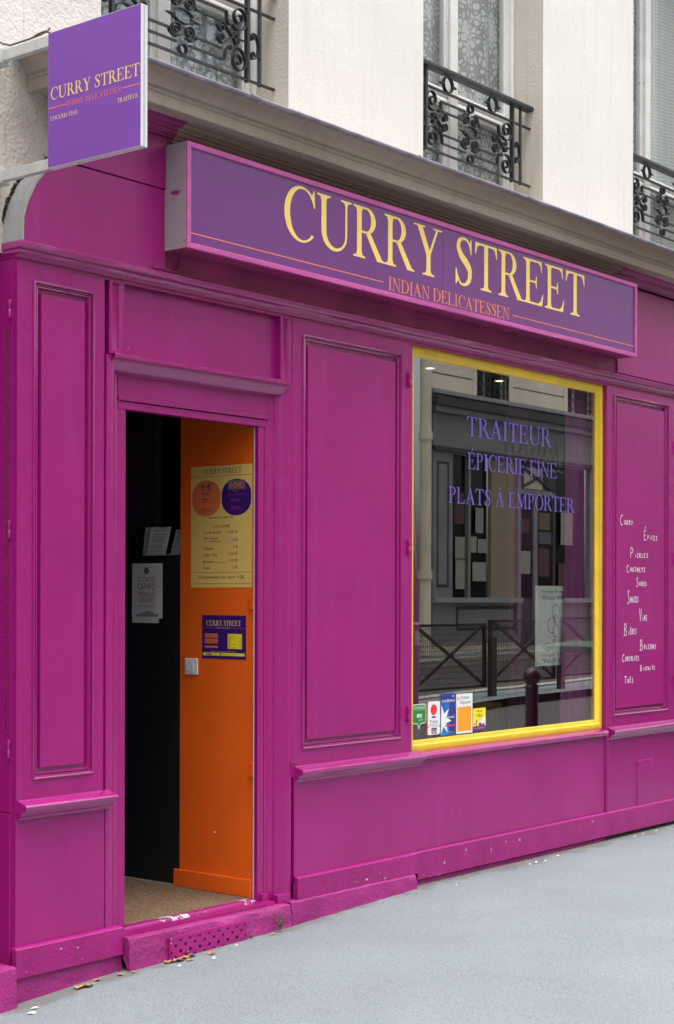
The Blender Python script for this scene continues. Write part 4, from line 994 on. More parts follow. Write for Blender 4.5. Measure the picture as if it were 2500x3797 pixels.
# --- gold menu poster
mp = thing('menu_poster', 'gold price list headed CURRY STREET on the orange wall', 'poster', (5.598, .27, 1.8))
W5 = on_wall(5.5985)
q = MB(); q.box(5.5986, 5.5996, iy(.069), iy(.462), iz(1.495), iz(2.070)); q.build('sheet', M_goldp, mp)
q = MB(); rrect(q, W5, U(.454), U(.269), iz(1.832), iz(2.004), .092 * SI, .0002, .070); q.build('price_bubble', M_salm, mp)
q = MB(); rrect(q, W5, U(.262), U(.075), iz(1.832), iz(2.004), .092 * SI, .0002, .070); q.build('price_bubble', M_indigo, mp)
q = MB(); frect(q, W5, U(.411), U(.310), iz(1.948), iz(1.994), .0003); q.build('price_patch', mat('pinkish_patch', (0.60, 0.16, 0.08), 0.5), mp)
q = MB(); frect(q, W5, U(.221), U(.113), iz(1.953), iz(1.998), .0003); q.build('price_patch', M_greyink, mp)
q = MB(); rrect(q, W5, U(.232), U(.172), iz(1.706), iz(1.736), .006, .0002); q.build('price_patch', mat('pale_gold_patch', (0.66, 0.47, 0.2), 0.4), mp)
q = MB()
serif(q, 'CURRY STREET', U(.382), U(.137), iz(2.032), iz(2.056), W5)
serif(q, 'INDIAN DELICATESSEN', U(.320), U(.214), iz(2.0165), iz(2.0225), on_wall(5.598))
for (a, b, z) in ((.461, .322, 2.020), (.212, .070, 2.020), (.463, .070, 1.5655), (.463, .070, 1.512)): frect(q, W5, U(a), U(b), iz(z), iz(z + .0016))
def line(s, a, b, z, h, base=W5, l=0, sh=0): sans(q, s, U(a), U(b), iz(z), iz(z + h), (lambda u, v, ll=0: base(u, v, .0003 + l)), sh)
line('9 €', .392, .328, 1.958, .030, l=.0004)
line('Entrée', .388, .342, 1.935, .012, l=.0002); line('Plat', .379, .353, 1.908, .013, l=.0002); line('+Accompagnement', .415, .315, 1.895, .009, l=.0002); line('Boisson', .392, .337, 1.862, .012, l=.0002); line('(hors alcools & lassis)', .418, .312, 1.851, .008, l=.0002)
line('avec boisson alcoolisée: +2€', .344, .187, 1.821, .011); line('A LA CARTE', .314, .212, 1.778, .012)
for s, a, b, z, h in (('Entrée du jour', .377, .264, 1.747, .0155), ('Plat du jour', .377, .284, 1.719, .0155), ('+Accompagnement', .377, .264, 1.708, .0085), ('Dessert', .377, .317, 1.674, .013), ('Café / Thé', .378, .293, 1.642, .0135), ('Boisson', .378, .313, 1.611, .013), ('(non alcoolisée)', .308, .240, 1.610, .007), ('Lassi', .377, .336, 1.582, .013),
                      ('2,50 €', .226, .160, 1.749, .015), ('6 €', .191, .160, 1.712, .015), ('3 €', .191, .160, 1.679, .015), ('1,50 €', .226, .160, 1.646, .015), ('1,50 €', .226, .160, 1.615, .015), ('3 €', .191, .160, 1.584, .015), ('Consommation sur place:', .415, .170, 1.533, .019), ('+2€', .160, .117, 1.535, .020)):
    line(s, a, b, z, h)
q.build('lettering', M_ink, mp)
q = MB(); line('10€', .208, .124, 1.960, .030, l=.0006); q.build('lettering', M_salm, mp)
q = MB(); line('Plat', .188, .160, 1.938, .013, l=.0004); line('+Accompagnement', .225, .124, 1.926, .009, l=.0004); line('Dessert', .200, .148, 1.900, .013, l=.0004); line('Boisson', .200, .144, 1.866, .013, l=.0004); line('(hors alcools & lassis)', .225, .120, 1.855, .008, l=.0004); q.build('lettering', mat('rose_ink', (0.45, 0.04, 0.16), 0.5), mp)
for y, z in ((.456, 2.063), (.078, 2.063), (.456, 1.503), (.076, 1.503)):
    q = MB(); q.disc((5.5978, iy(y), iz(z)), .005, 'x', 12); q.build('pin', M_syel, mp)
# --- indigo square poster
pp = thing('flyer', 'small indigo CURRY STREET flyer with yellow box on the orange wall', 'poster', (5.598, .25, 1.25))
q = MB(); q.box(5.5986, 5.5996, iy(.1065), iy(.3865), iz(1.158), iz(1.3635)); q.build('sheet', M_indigo, pp)
q = MB(); serif(q, 'CURRY STREET', U(.358), U(.138), iz(1.314), iz(1.339), W5); q.build('lettering', M_letter, pp)
q = MB()
for a, b, z0, z1 in ((.368, .284, 1.256, 1.277), (.368, .284, 1.230, 1.252), (.368, .284, 1.210, 1.219)): frect(q, W5, U(a), U(b), iz(z0), iz(z1))
frect(q, W5, U(.377), U(.295), iz(1.3035), iz(1.3045)); frect(q, W5, U(.200), U(.116), iz(1.3035), iz(1.3045))
q.build('text_box', M_salm, pp)
q = MB(); frect(q, W5, U(.221), U(.131), iz(1.207), iz(1.277)); frect(q, W5, U(.379), U(.115), iz(1.1735), iz(1.187)); q.build('text_box', M_syel, pp)
q = MB()
for k, s in enumerate(('Plat du jour', 'Entrée du jour', 'Dessert du jour', 'Lassi', 'Naan', 'Boisson soft', 'Bière', 'Infusion / Thé')): line(s, .217, .217 - .0035 * len(s), 1.267 - k * .0082, .005, l=.0002); line('3 €', .145, .135, 1.267 - k * .0082, .005, l=.0002)
for k, (s, z) in enumerate((('Formule 9€', 1.268), ('Entrée + Plat + Boisson', 1.259), ('Formule 10€', 1.243), ('Plat + Dessert + Boisson', 1.234))): line(s, .365, .365 - .0034 * len(s), z, .005, l=.0002)
for u in (.356, .343, .330, .268): q.disc((5.5981, iy(u), iz(1.180)), .0052, 'x', 12)
line('/currystreet', .322, .290, 1.178, .005, l=.0002); line('info@currystreet.fr', .258, .210, 1.178, .005, l=.0002); line('www.currystreet.fr', .197, .148, 1.178, .005, l=.0002)
q.build('lettering', M_ink, pp)
q = MB(); line('Consultez le menu du jour sur : www.currystreet.fr/menu', .330, .166, 1.191, .005); line('INDIAN DELICATESSEN', .292, .204, 1.302, .004); q.build('lettering', M_letter, pp)
# --- light switch
sw = thing('light_switch', 'white rocker light switch low on the orange wall', 'light switch', (5.597, .46, 1.12))
boxo('switch_plate', M_plastic, sw, 5.590, 5.5996, iy(.411), iy(.495), iz(1.079), iz(1.157), bevel=.004)
boxo('switch_rocker', M_plastic, sw, 5.5865, 5.5898, iy(.432), iy(.484), iz(1.095), iz(1.143), bevel=.002)
# --- grey drink card on counter
wp = thing('drink_card', 'grey card printed SI T\'AS LE CAFARD taped on the black counter', 'card', (5.60, .77, 1.47))
q = MB(); q.box(5.5994, 5.6008, iy(.655), iy(.865), iz(1.345), iz(1.614)); q.build('sheet', M_paper, wp)
q = MB(); q.box(5.5996, 5.6012, iy(.680), iy(.863), iz(1.322), iz(1.3449)); q.build('sheet', M_paper, wp)
W6 = on_wall(5.5990)
q = MB()
for s, a, b, z, h in (('SI T\'AS LE', .823, .707, 1.524, .025), ('CAFARD', .823, .706, 1.484, .033), ('PRENDS UN', .820, .706, 1.452, .024), ('CRIQUET', .820, .707, 1.417, .030), ('OU UN VER(RE) !', .820, .703, 1.395, .017)): line(s, a, b, z, h, W6)
q.build('lettering', M_red_ink, wp)
q = MB()
for k in range(18): u = .835 - k * .0086; frect(q, W6, U(u), U(u - .006), iz(1.352), iz(1.362 + .018 * math.exp(-((k - 9) / 5) ** 2) + .004 * (k % 2)), .0002)
q.disc((5.5988, iy(.764), iz(1.578)), .018, 'x', 20)
line('WWW', .790, .732, 1.334, .006, W6); q.build('printed_picture', M_greyink, wp)

# --- ceiling spot lamps
for k, (x, y) in enumerate(((7.05, .55), (8.0, .80), (8.74, .78))):
    if k == 0: continue
    t = thing('ceiling_lamp', ('lit round ceiling spot lamp behind the left top of the window', 'lit round ceiling spot lamp behind the middle top of the window')[k - 1], 'ceiling lamp', (x, y, 2.85), 'ceiling spots in the shop')
    q = MB(); q.lathe([(.028, -.002), (.028, -.008), (.045, -.008), (.047, 0.0)], 20, (x, y, 2.858)); q.build('trim_ring', M_galv, t)
    q = MB(); q.lathe([(.0005, -.0095), (.026, -.0095), (.026, -.0085)], 20, (x, y, 2.858)); q.build('bulb_disc', M_lamp, t)

# --- curtains
def curtain(pts_fn, n, rows, name, label, m=M_curtain):
    q = MB(); vs = []
    for j in range(rows + 1):
        for i in range(n + 1): vs.append(pts_fn(i / n, j / rows))
    q.add(vs, [(j * (n + 1) + i, j * (n + 1) + i + 1, (j + 1) * (n + 1) + i + 1, (j + 1) * (n + 1) + i) for j in range(rows) for i in range(n)])
    return tag(q.build(name, m, smooth=True), label, 'curtain')
curtain(lambda u, v: (6.78 + u * (.005 + .155 * min(1, (1 - v) * 1.7)), .10 + .012 * math.sin(u * 14), lerp(.66, 2.60, v)), 24, 20, 'curtain', 'purple curtain gathered at the left edge of the shop window')
curtain(lambda u, v: (lerp(8.30 + .05 * v, 8.86, u), .115 + .018 * math.sin(u * 30 + v), lerp(.30, 2.76, v)) if False else (lerp(lerp(8.37, 8.46, min(1, v * 2.1)), 8.86, u) + .01 * math.sin(v * 3), .125 + .02 * math.sin(u * 26), lerp(.30, 2.76, v)), 50, 20, 'curtain', 'purple curtain hanging in folds at the right of the shop window')
curtain(lambda u, v: (lerp(8.50, 9.45, u), .55 + .015 * math.sin(u * 30), lerp(.05, 2.84, v)), 50, 2, 'curtain', 'deep purple backdrop curtain further inside the shop', mat('deep_purple_cloth', (0.30, 0.04, 0.22), 0.9, var=0.1))
# --- hanging poster behind the window
hp = thing('window_poster', 'white poster about ginger hanging behind the glass by the curtain', 'poster', (8.3, .15, 1.3))
q = MB(); q.box(8.170, 8.825, .1495, .1505, 1.043, 1.522) ; q.build('sheet', mat('mint_white_paper', (0.88, 0.90, 0.89), 0.7, var=0.03), hp)
PX = XZ(.1488)
q = MB(); sans(q, 'Gingembre +', 8.245, 8.52, 1.478, 1.496, PX); sans(q, 'Vous allez', 8.245, 8.53, 1.438, 1.464, PX); sans(q, 'Ginger + ', 8.245, 8.44, 1.096, 1.116, PX); sans(q, 'You\'ll love', 8.25, 8.55, 1.058, 1.086, PX)
for cx, cz, r_ in ((8.40, 1.37, .042), (8.40, 1.325, .024), (8.355, 1.285, .046), (8.405, 1.25, .035), (8.39, 1.18, .018)): q.ribbon([(cx + r_ * math.cos(k / 3), cz + r_ * math.sin(k / 3)) for k in range(16)], .1484, .1488, .004)
q.ribbon([(8.248, 1.157), (8.305, 1.182), (8.362, 1.157), (8.305, 1.130), (8.248, 1.157)], .1484, .1488, .002)
sans(q, 'Fresh from', 8.282, 8.33, 1.158, 1.163, PX); sans(q, 'Casamance', 8.278, 8.334, 1.150, 1.155, PX)
for x, z in ((8.182, 1.504), (8.182, 1.056), (8.812, 1.056), (8.812, 1.504)): q.disc((x, .1488, z), .006, n=10)
q.build('lettering', M_teal, hp)
# --- wooden tables inside
for (x0, x1, y0, y1, zt, lab) in ((7.62, 8.42, .55, 1.0, .80, 'brown wooden side table inside behind the yellow price stickers'), (6.88, 7.35, .38, .85, .60, 'low brown wooden stool inside behind the payment stickers')):
    t = thing('table', lab, 'table', ((x0 + x1) / 2, y0, .04))
    boxo('table_top', M_wood, t, x0, x1, y0, y1, zt - .03, zt, bevel=.003)
    for x in (x0 + .01, x1 - .08):
        for y in (y0 + .01, y1 - .08): boxo('leg', M_wood, t, x, x + .07, y, y + .07, .035, zt - .031, bevel=.002)
tag(boxo('crate', M_black, None, 8.42 + .06, 8.80, .60, .9, .035, .74), 'black storage box inside the shop below the purple curtain', 'box')

# ================================================================== STICKERS on the glass
SY = .0463
def FS(l0): return lambda u, v, l=0: (u, SY - l0 - l, v)
# 1 green speech bubble
t = thing('review_sticker', 'green speech bubble sticker with owl eyes, leftmost on the shop window', 'sticker', (6.845, SY, .82))
q = MB(); rrect(q, FS(0), 6.790, 6.915, .786, .890, .016); q.add([FS(0)(6.832, .788), FS(0)(6.868, .788), FS(0)(6.850, .755)], [(0, 1, 2)]); q.build('border', M_paperw, t)
q = MB(); rrect(q, FS(.0003), 6.794, 6.911, .790, .886, .013); q.add([FS(.0003)(6.836, .791), FS(.0003)(6.864, .791), FS(.0003)(6.850, .764)], [(0, 1, 2)]); q.build('sheet', M_sgreen, t)
q = MB(); sans(q, 'RECOMMANDE', 6.803, 6.902, .864, .876, FS(.0005)); frect(q, FS(.0005), 6.803, 6.902, .8795, .8803); frect(q, FS(.0005), 6.803, 6.902, .8585, .8593); sans(q, 'advisor', 6.848, 6.886, .803, .812, FS(.0005))
for x in (6.841, 6.864): q.disc((x, SY - .0005, .829), .0105, n=16)
q.build('lettering', M_paperw, t)
q = MB(); sans(q, 'trip', 6.820, 6.846, .801, .812, FS(.0005))
for x in (6.841, 6.864): q.disc((x, SY - .0008, .829), .004, n=10)
q.ribbon([(6.828, .838), (6.84, .844), (6.8525, .845), (6.865, .844), (6.877, .838)], SY - .0009, SY - .0007, .002); q.build('lettering', M_sblack, t)
# 2 ticket
t = thing('ticket_sticker', 'white sticker with red ball reading Ticket Restaurant', 'sticker', (6.98, SY, .81))
q = MB(); frect(q, FS(0), 6.921, 6.96, .720, .900); q.build('side_strip', M_sred, t)
q = MB(); rrect(q, FS(.0002), 6.931, 7.042, .764, .898, .012); rrect(q, FS(.0002), 6.931, 7.042, .721, .7625, .010); q.build('sheet', M_paperw, t)
q = MB(); q.disc((6.984, SY - .0005, .853), .029, n=24); q.build('red_ball', M_sred, t)
q = MB(); q.disc((6.984, SY - .0005, .814), .005, n=20, sx=4.2); q.build('ball_shadow', M_snavy, t)
q = MB(); sans(q, 'Ticket', 6.946, 7.022, .782, .800, FS(.0005), .2); sans(q, 'Restaurant', 6.945, 7.026, .770, .779, FS(.0005), .2); rrect(q, FS(.0005), 6.962, 7.012, .738, .757, .003); frect(q, FS(.0005), 6.962, 6.984, .726, .733); frect(q, FS(.0005), 6.988, 7.012, .726, .733); frect(q, FS(.0005), 6.962, 7.012, .7355, .7362); q.build('lettering', M_sblack, t)
q = MB(); sans(q, 'Carte', 6.965, 7.009, .742, .753, FS(.0008)); q.build('lettering', M_paperw, t)
# 3 blue star
t = thing('voucher_sticker', 'tall blue sticker with white star reading sodexo', 'sticker', (7.12, SY, .82))
q = MB(); rrect(q, FS(0), 7.049, 7.188, .710, .936, .006); q.build('sheet', M_sblue, t)
q = MB(); frect(q, FS(.0002), 7.051, 7.186, .885, .932); frect(q, FS(.0002), 7.13, 7.186, .714, .885); frect(q, FS(.0003), 7.051, 7.186, .8, .8001); q.build('dark_band', M_snavy, t)
q = MB(); St = []
for k in range(14): a = R(90 + k * 360 / 14 + 8); rr = .082 if k % 2 == 0 else .036; St.append((max(7.0505, 7.068 + rr * math.cos(a)), .793 + rr * math.sin(a)))
cpt = (7.06, .793)
q.add([FS(.0005)(*cpt)] + [FS(.0005)(*p) for p in St], [(0, k + 1, (k + 1) % 14 + 1) for k in range(14)])
sans(q, 'sodexo', 7.060, 7.178, .888, .906, FS(.0006), .15); sans(q, 'RESTAURANT', 7.108, 7.180, .800, .811, FS(.0008)); sans(q, '*', 7.155, 7.172, .912, .926, FS(.0006)); sans(q, 'www.sodexo.com', 7.125, 7.18, .722, .726, FS(.0006)); q.build('lettering', M_paperw, t)
q = MB(); frect(q, FS(.0007), 7.088, 7.186, .757, .764); sans(q, 'pass', 7.143, 7.180, .812, .819, FS(.0008)); q.build('lettering', M_sred, t)
# 4 cheque dejeuner
t = thing('meal_cheque_sticker', 'white sticker with big orange square reading Chèque Déjeuner', 'sticker', (7.27, SY, .82))
q = MB(); frect(q, FS(0), 7.195, 7.352, .710, .926); q.build('sheet', M_paperw, t)
q = MB(); frect(q, FS(.0003), 7.206, 7.340, .722, .855); rrect(q, FS(.0003), 7.203, 7.222, .892, .910, .003); q.build('orange_square', M_sor, t)
q = MB(); sans(q, 'Chèque', 7.230, 7.320, .893, .915, FS(.0005)); sans(q, 'Déjeuner', 7.230, 7.338, .866, .889, FS(.0005)); q.build('lettering', M_teal, t)
q = MB(); sans(q, 'Up', 7.207, 7.218, .896, .906, FS(.0008)); sans(q, 'Ce commerçant', 7.272, 7.308, .733, .737, FS(.0008)); sans(q, 'accepte le chèque', 7.262, 7.308, .727, .731, FS(.0008)); q.build('lettering', M_paperw, t)
# 5 cheque de table
t = thing('table_cheque_sticker', 'small yellow and purple sticker reading CHÈQUE DE TABLE', 'sticker', (7.41, SY, .78))
q = MB(); rrect(q, FS(0), 7.357, 7.483, .720, .840, .006); q.build('sheet', M_syel, t)
q = MB(); q.add([FS(.0002)(7.481, .738)] + [FS(.0002)(7.481 - .058 * math.sin(R(9 * k)), .738 + .054 * math.cos(R(9 * k))) for k in range(11)], [tuple(range(12))]); q.build('white_quarter', M_paperw, t)
q = MB(); rrect(q, FS(.0003), 7.357, 7.483, .720, .741, .005); frect(q, FS(.0003), 7.388, 7.396, .74, .770); q.disc((7.392, SY - .0004, .771), .006, n=8); q.disc((7.371, SY - .0004, .755), .006, n=8, sx=.7); frect(q, FS(.0003), 7.370, 7.372, .74, .752)
for x, r_ in ((7.428, .014), (7.448, .006), (7.463, .009)): q.disc((x, SY - .0005, .746), r_, n=12)
q.build('skyline', M_spur, t)
q = MB(); sans(q, 'CHÈQUE', 7.386, 7.450, .818, .833, FS(.0005)); sans(q, 'DE', 7.412, 7.424, .809, .815, FS(.0005)); sans(q, 'TABLE', 7.387, 7.450, .792, .806, FS(.0005)); q.build('lettering', M_ink, t)
q = MB(); sans(q, 'www.chequedetable.com', 7.366, 7.474, .726, .732, FS(.0006)); q.build('lettering', M_syel, t)

# ================================================================== SMALL THINGS ON THE PAVEMENT
def gz(x, y): return G(x) + 0.012 * (y if y > -.4 else -.4)
LEAFL = ['dry brown leaf standing up just left of the vent grille', 'flat pale brown leaf touching the left corner of the vent grille', 'largest curled dry brown leaf below the left end of the vent grille', 'dry brown leaf leaning on the curled one below the vent grille', 'small orange brown leaf lying out on the pavement left of the vent grille', 'small flat brown leaf alone under the middle of the vent grille',
 'large dry brown leaf at the foot of the left magenta panel', 'broken brown leaf overlapping the large one under the left panel', 'small brown leaf right of the large one under the left panel', 'small brown leaf at the right lower corner of the left panel', 'tiny brown leaf crumb between left panel and doorstep', 'tiny brown leaf beside the green weed', 'tiny pale leaf crumb right of the green weed']
LITL = ['white paper scrap by the lower left corner of the left plinth', 'second pale scrap just right of the white one by the left plinth', 'white fleck on the pavement in front of the left end of the doorstep', 'pale fleck farthest out from the doorstep', 'tiny pale crumb in front of the middle of the doorstep', 'crumpled white scrap under the right part of the shop window', 'pale crumb left of the crumpled scrap under the window', 'leftmost of the three pale crumbs under the window', 'pale crumb nearest the crumpled white scrap on its right side', 'white scrap at the foot of the right shutter', 'tiny white crumb at the foot of the right shutter', 'rightmost pale scrap at the foot of the shopfront', 'tiny pale crumb by the step in the plinth under the window']
leafspots = [(4.86, -.090, .028, 0), (4.90, -.11, .030, 1), (4.95, -.095, .034, 0), (4.99, -.10, .024, 1), (4.935, -.14, .018, 0), (5.07, -.14, .020, 0), (4.38, -.07, .032, 0), (4.41, -.085, .026, 1), (4.49, -.05, .018, 0), (4.60, -.07, .018, 0), (4.66, -.08, .012, 1), (5.52, -.10, .012, 0), (5.56, -.12, .010, 0)]
for i, (x, y, s, k) in enumerate(leafspots):
    q = MB(); a0 = rnd.random() * 6; P = [(.0, 0, .006)]
    n = 9
    ring = [(s * (1 + .45 * (j % 2)) * .8 * math.cos(a0 + 2 * math.pi * j / n), s * .6 * (1 + .4 * (j % 2)) * math.sin(a0 + 2 * math.pi * j / n), .002 + s * .5 * rnd.random()) for j in range(n)]
    z = gz(x, y)
    q.add([(x + p[0], y + p[1], z + p[2]) for p in [P[0]] + ring], [(0, j + 1, (j + 1) % n + 1) for j in range(n)])
    tag(q.build('fallen_leaf', M_leaf), LEAFL[i], 'leaf', 'dry leaves on the pavement')
lit = [(4.05, -.16, .022), (4.10, -.12, .018), (4.84, -.17, .012), (5.02, -.2, .014), (5.25, -.12, .008), (8.05, -.08, .020), (7.78, -.10, .016), (7.70, -.11, .013), (7.85, -.12, .014), (9.0, -.07, .015), (9.12, -.06, .012), (9.3, -.06, .014), (6.9, -.16, .008)]
for i, (x, y, s) in enumerate(lit):
    q = MB(); z = gz(x, y) + .001; n = 6; a0 = rnd.random() * 6
    top = [(x + s * rnd.uniform(.6, 1.1) * math.cos(a0 + 6.283 * j / n), y + s * .6 * math.sin(a0 + 6.283 * j / n), z + rnd.uniform(.001, .005)) for j in range(n)]
    q.add(top + [(x, y, z + .009)], [(j, (j + 1) % n, n) for j in range(n)])
    tag(q.build('litter_scrap', M_litter), LITL[i], 'litter', 'pale litter on the pavement')
# grit along the wall foot
q = MB()
for k in range(1400):
    x = rnd.uniform(3.7, 9.9); y = -.03 - abs(rnd.gauss(0, .075)) - (.04 if x < 6.7 else 0); s = rnd.uniform(.0008, .0026); z = gz(x, y)
    q.add([(x - s, y, z), (x + s, y - s, z), (x, y + s, z), (x, y, z + s)], [(0, 1, 3), (1, 2, 3), (2, 0, 3)])
tag(q.build('grit', mat('grit_grey', (0.30, 0.26, 0.22), 0.9, var=0.5, vscale=200)), 'fine grit scattered along the foot of the shopfront', 'grit', kind='stuff')
for (x, y, hgt, n, lab) in ((5.585, -.085, .085, 26, 'small green weed growing at the right end of the doorstep'), (4.985, -.085, .022, 10, 'tiny green weed under the holes of the vent grille'), (5.40, -.075, .018, 8, 'tiny green weed at the right edge of the vent grille')):
    q = MB()
    for k in range(n):
        a = rnd.random() * 6.28; l = hgt * rnd.uniform(.4, 1); b = Vector((x, y, gz(x, y))); tip = b + Vector((.35 * l * math.cos(a), .35 * l * math.sin(a), l))
        q.tube([b, (b + tip) / 2 + Vector((0, 0, .1 * l)), tip], [.0009, .0008, .0003], 4)
        for t_ in (.45, .7, .95):
            c = b.lerp(tip, t_); s = rnd.uniform(.004, .008); d = Vector((rnd.uniform(-1, 1), rnd.uniform(-1, 1), rnd.uniform(0, .8))).normalized() * s; e = d.cross(Vector((0, 0, 1))) * .5
            q.add([c, c + d * .6 + e, c + d * 1.4, c + d * .6 - e], [(0, 1, 2, 3)])
    tag(q.build('weed', M_weed), lab, 'weed')

M_oglet = mat('green_gold_letter', (0.13, 0.17, 0.11), 0.5)
# ================================================================== STREET OPPOSITE (seen mirrored in the shop window)
YO = -13.0
op = thing('opposite_building', 'beige building with a dark grey shopfront across the street', 'building', (28, YO, .4))
q = MB(); ow_ = [(26.85, 28.06), (30.39, 31.6), (33.9, 35.1)]
xs2 = [25.0]
for a, b in ow_: xs2 += [a, b]
xs2 += [44]
for i in range(len(xs2) - 1):
    a, b = xs2[i], xs2[i + 1]
    for z0, z1 in ([(5.3, 20.0)] if i % 2 == 0 else [(5.3, 5.42), (7.6, 8.5), (10.7, 20.0)]): q.add([(a, YO, z0), (b, YO, z0), (b, YO, z1), (a, YO, z1)], [(0, 1, 2, 3)])
q.add([(25, YO, 20.0), (44, YO, 20.0), (44, YO - 8, 20.0), (25, YO - 8, 20.0)], [(0, 1, 2, 3)])  # unseen top raised to block sky from the lower shopfront
q.build('wall', M_stone, op)
for z in (5.80, 6.35, 6.9, 7.45, 8.2, 8.8, 9.4):
    prev = 25.0
    for a, b in ow_ + [(44, 44)]:
        boxo('stone_joint', M_ogreyd, op, prev, a, YO + .001, YO + .004, z, z + .02); prev = b
for a, b in ow_:
    for z0, z1 in ((5.42, 7.6), (8.5, 10.7)):
        f = boxo('window', M_oglass, op, a, b, YO - .25, YO - .22, z0, z1)
        boxo('frame', M_stone, f, a - .14, a, YO - .22, YO + .02, z0, z1); boxo('frame', M_stone, f, b, b + .14, YO - .22, YO + .02, z0, z1); boxo('frame', M_white, f, (a + b) / 2 - .04, (a + b) / 2 + .04, YO - .22, YO - .19, z0, z1)
        t = thing('balcony_grille', 'dark iron grille of the %s window, %s floor, on the beige building opposite' % (('left', 'middle', 'right')[ow_.index((a, b))], 'first' if z0 < 8 else 'second'), 'railing', ((a + b) / 2, YO, z0), 'iron window grilles across the street')
        q = MB(); q.box(a + .0, b - .0, YO - .02, YO, z0 + .02, z0 + .05); q.box(a, b, YO - .02, YO, z0 + .86, z0 + .90)
        n = 7
        for k in range(n + 1): x = lerp(a + .02, b - .02, k / n); q.box(x - .012, x + .012, YO - .018, YO - .002, z0 + .05, z0 + .86)
        q.build('bars', M_iron, t); q = MB()
        for k in range(n):
            cx = lerp(a + .02, b - .02, (k + .5) / n)
            for cz in (.25, .45, .65): q.ribbon([(cx + .07 * math.cos(j / 2), z0 + cz + .09 * math.sin(j / 2)) for j in range(14)], YO - .02, YO, .014)
        q.build('scrollwork', M_iron, t)
boxo('ledge', M_zinc, op, 25.1, 44, YO, YO + .22, 5.38, 5.46)
boxo('shop_cornice', M_ogreyd, op, 25.05, 44, YO, YO + .34, 5.14, 5.30)
boxo('shop_cornice', M_ogrey, op, 25.1, 44, YO, YO + .26, 5.02, 5.139)
boxo('ledge_band', M_ogrey, op, 25.1, 44, YO, YO + .10, 5.30, 5.38)
fa = boxo('shop_fascia', M_ogrey, op, 25.2, 44, YO, YO + .12, 4.38, 5.02)
q = MB()
for l in serif(None, 'TIIIRAH', 30.30, 27.65, 4.44, 4.78, lambda u, v, l=0: (u, YO + .125 + l, v)): l.build('letter', M_oglet, fa)
boxo('fascia_band', M_ogreyd, op, 25.2, 44, YO, YO + .17, 4.28, 4.378)
for x0, x1 in ((25.22, 25.89), (31.2, 31.9)):
    q = MB(); q.box(x0, x1, YO, YO + .10, .5, 4.28); p_ = q.build('pilaster', M_ogrey, op); q = MB(); q.rings((x0 + .13, x1 - .13, 1.65, 4.1), [(0, YO + .101), (.02, YO + .115), (.04, YO + .115), (.06, YO + .103)]); q.build('panel_moulding', M_ogreyd, p_)
for x0, x1 in ((25.90, 26.50), (26.58, 27.28), (29.95, 31.19), (32, 35)):
    boxo('shop_glass', M_oglass, op, x0, x1, YO - .05, YO - .03, 1.45, 4.28)
boxo('mullion', M_ogrey, op, 26.50, 26.58, YO - .05, YO + .06, 1.45, 4.28)
boxo('column', mat('taupe_wood', (0.30, 0.24, 0.16), 0.6), op, 27.29, 28.20, YO, YO + .08, 1.45, 4.28); boxo('column', M_ogrey, op, 28.20, 28.32, YO, YO + .14, .55, 4.28)
for x0, x1 in ((25.15, 28.29), (29.9, 44)):
    boxo('shop_sill', M_zinc, op, x0, x1, YO, YO + .22, 1.35, 1.45); boxo('stall_riser', M_ogrey, op, x0 + .05, x1, YO, YO + .08, .70, 1.35); boxo('base_course', M_ogrey, op, x0, x1, YO, YO + .16, .55, .70); boxo('base_course', M_stone, op, x0, x1, YO, YO + .12, .1, .55)
q = MB(); q.rings((26.05, 28.2, .8, 1.28), [(0, YO + .081), (.02, YO + .10), (.05, YO + .10), (.07, YO + .083)]); q.build('panel_moulding', M_ogreyd, op)
dr = boxo('shop_door', M_ogreyd, op, 28.34, 29.88, YO - .02, YO + .02, .45, 4.28)
boxo('transom_light', mat('pale_lit_glass', (0.62, 0.58, 0.50), 0.3), dr, 28.62, 29.35, YO + .021, YO + .024, 3.74, 4.18)
q = MB(); q.ribbon([(28.35, 3.70), (29.85, 4.24)], YO + .03, YO + .06, .05); q.ribbon([(28.35, 4.24), (29.85, 3.70)], YO + .03, YO + .06, .05); q.build('glazing_bar', M_ogreyd, dr)
for x0, x1 in ((28.40, 28.92), (29.14, 29.78)):
    boxo('door_glass', M_oglass, dr, x0, x1, YO + .021, YO + .024, 1.45, 3.62)
boxo('door_rail', M_ogrey, dr, 28.95, 29.10, YO + .02, YO + .06, .5, 3.68); boxo('door_rail', M_ogrey, dr, 28.35, 29.85, YO + .02, YO + .05, 3.62, 3.72)
# papers in the windows opposite
pcol = [mat('old_poster_%s' % n_, c, .7) for n_, c in (('a', (.30, .30, .26)), ('b', (.10, .05, .045)), ('c', (.10, .12, .14)), ('d', (.34, .33, .30)), ('e', (.16, .13, .08)))]
BILL = iter(['tall dark red bill high in the first window across the street', 'grey bill below the red one in the first window across the street', 'long cream bill at the bottom of the first window across the street', 'grey bill at the top of the second window across the street', 'small cream bill at mid height, left in the second window across the street', 'square grey bill at mid height, right in the second window across the street', 'wide cream bill at the bottom of the second window across the street',
 'cream bill low in the left leaf of the door across the street', 'dark red bill high in the left leaf of the door across the street', 'ochre bill at the top of the right door leaf across the street', 'tall dark red bill at the bottom of the right door leaf across the street', 'blue grey bill in the middle of the right door leaf across the street', 'large cream bill in the window right of the door across the street', 'narrow dark red bill low in the window right of the door across the street'])
def opaper(x, z, w_, h, m):
    t = tag(boxo('window_bill', m, None, x, x + w_, YO + .026, YO + .028, z, z + h), next(BILL), 'poster', 'paper bills in the windows across the street')
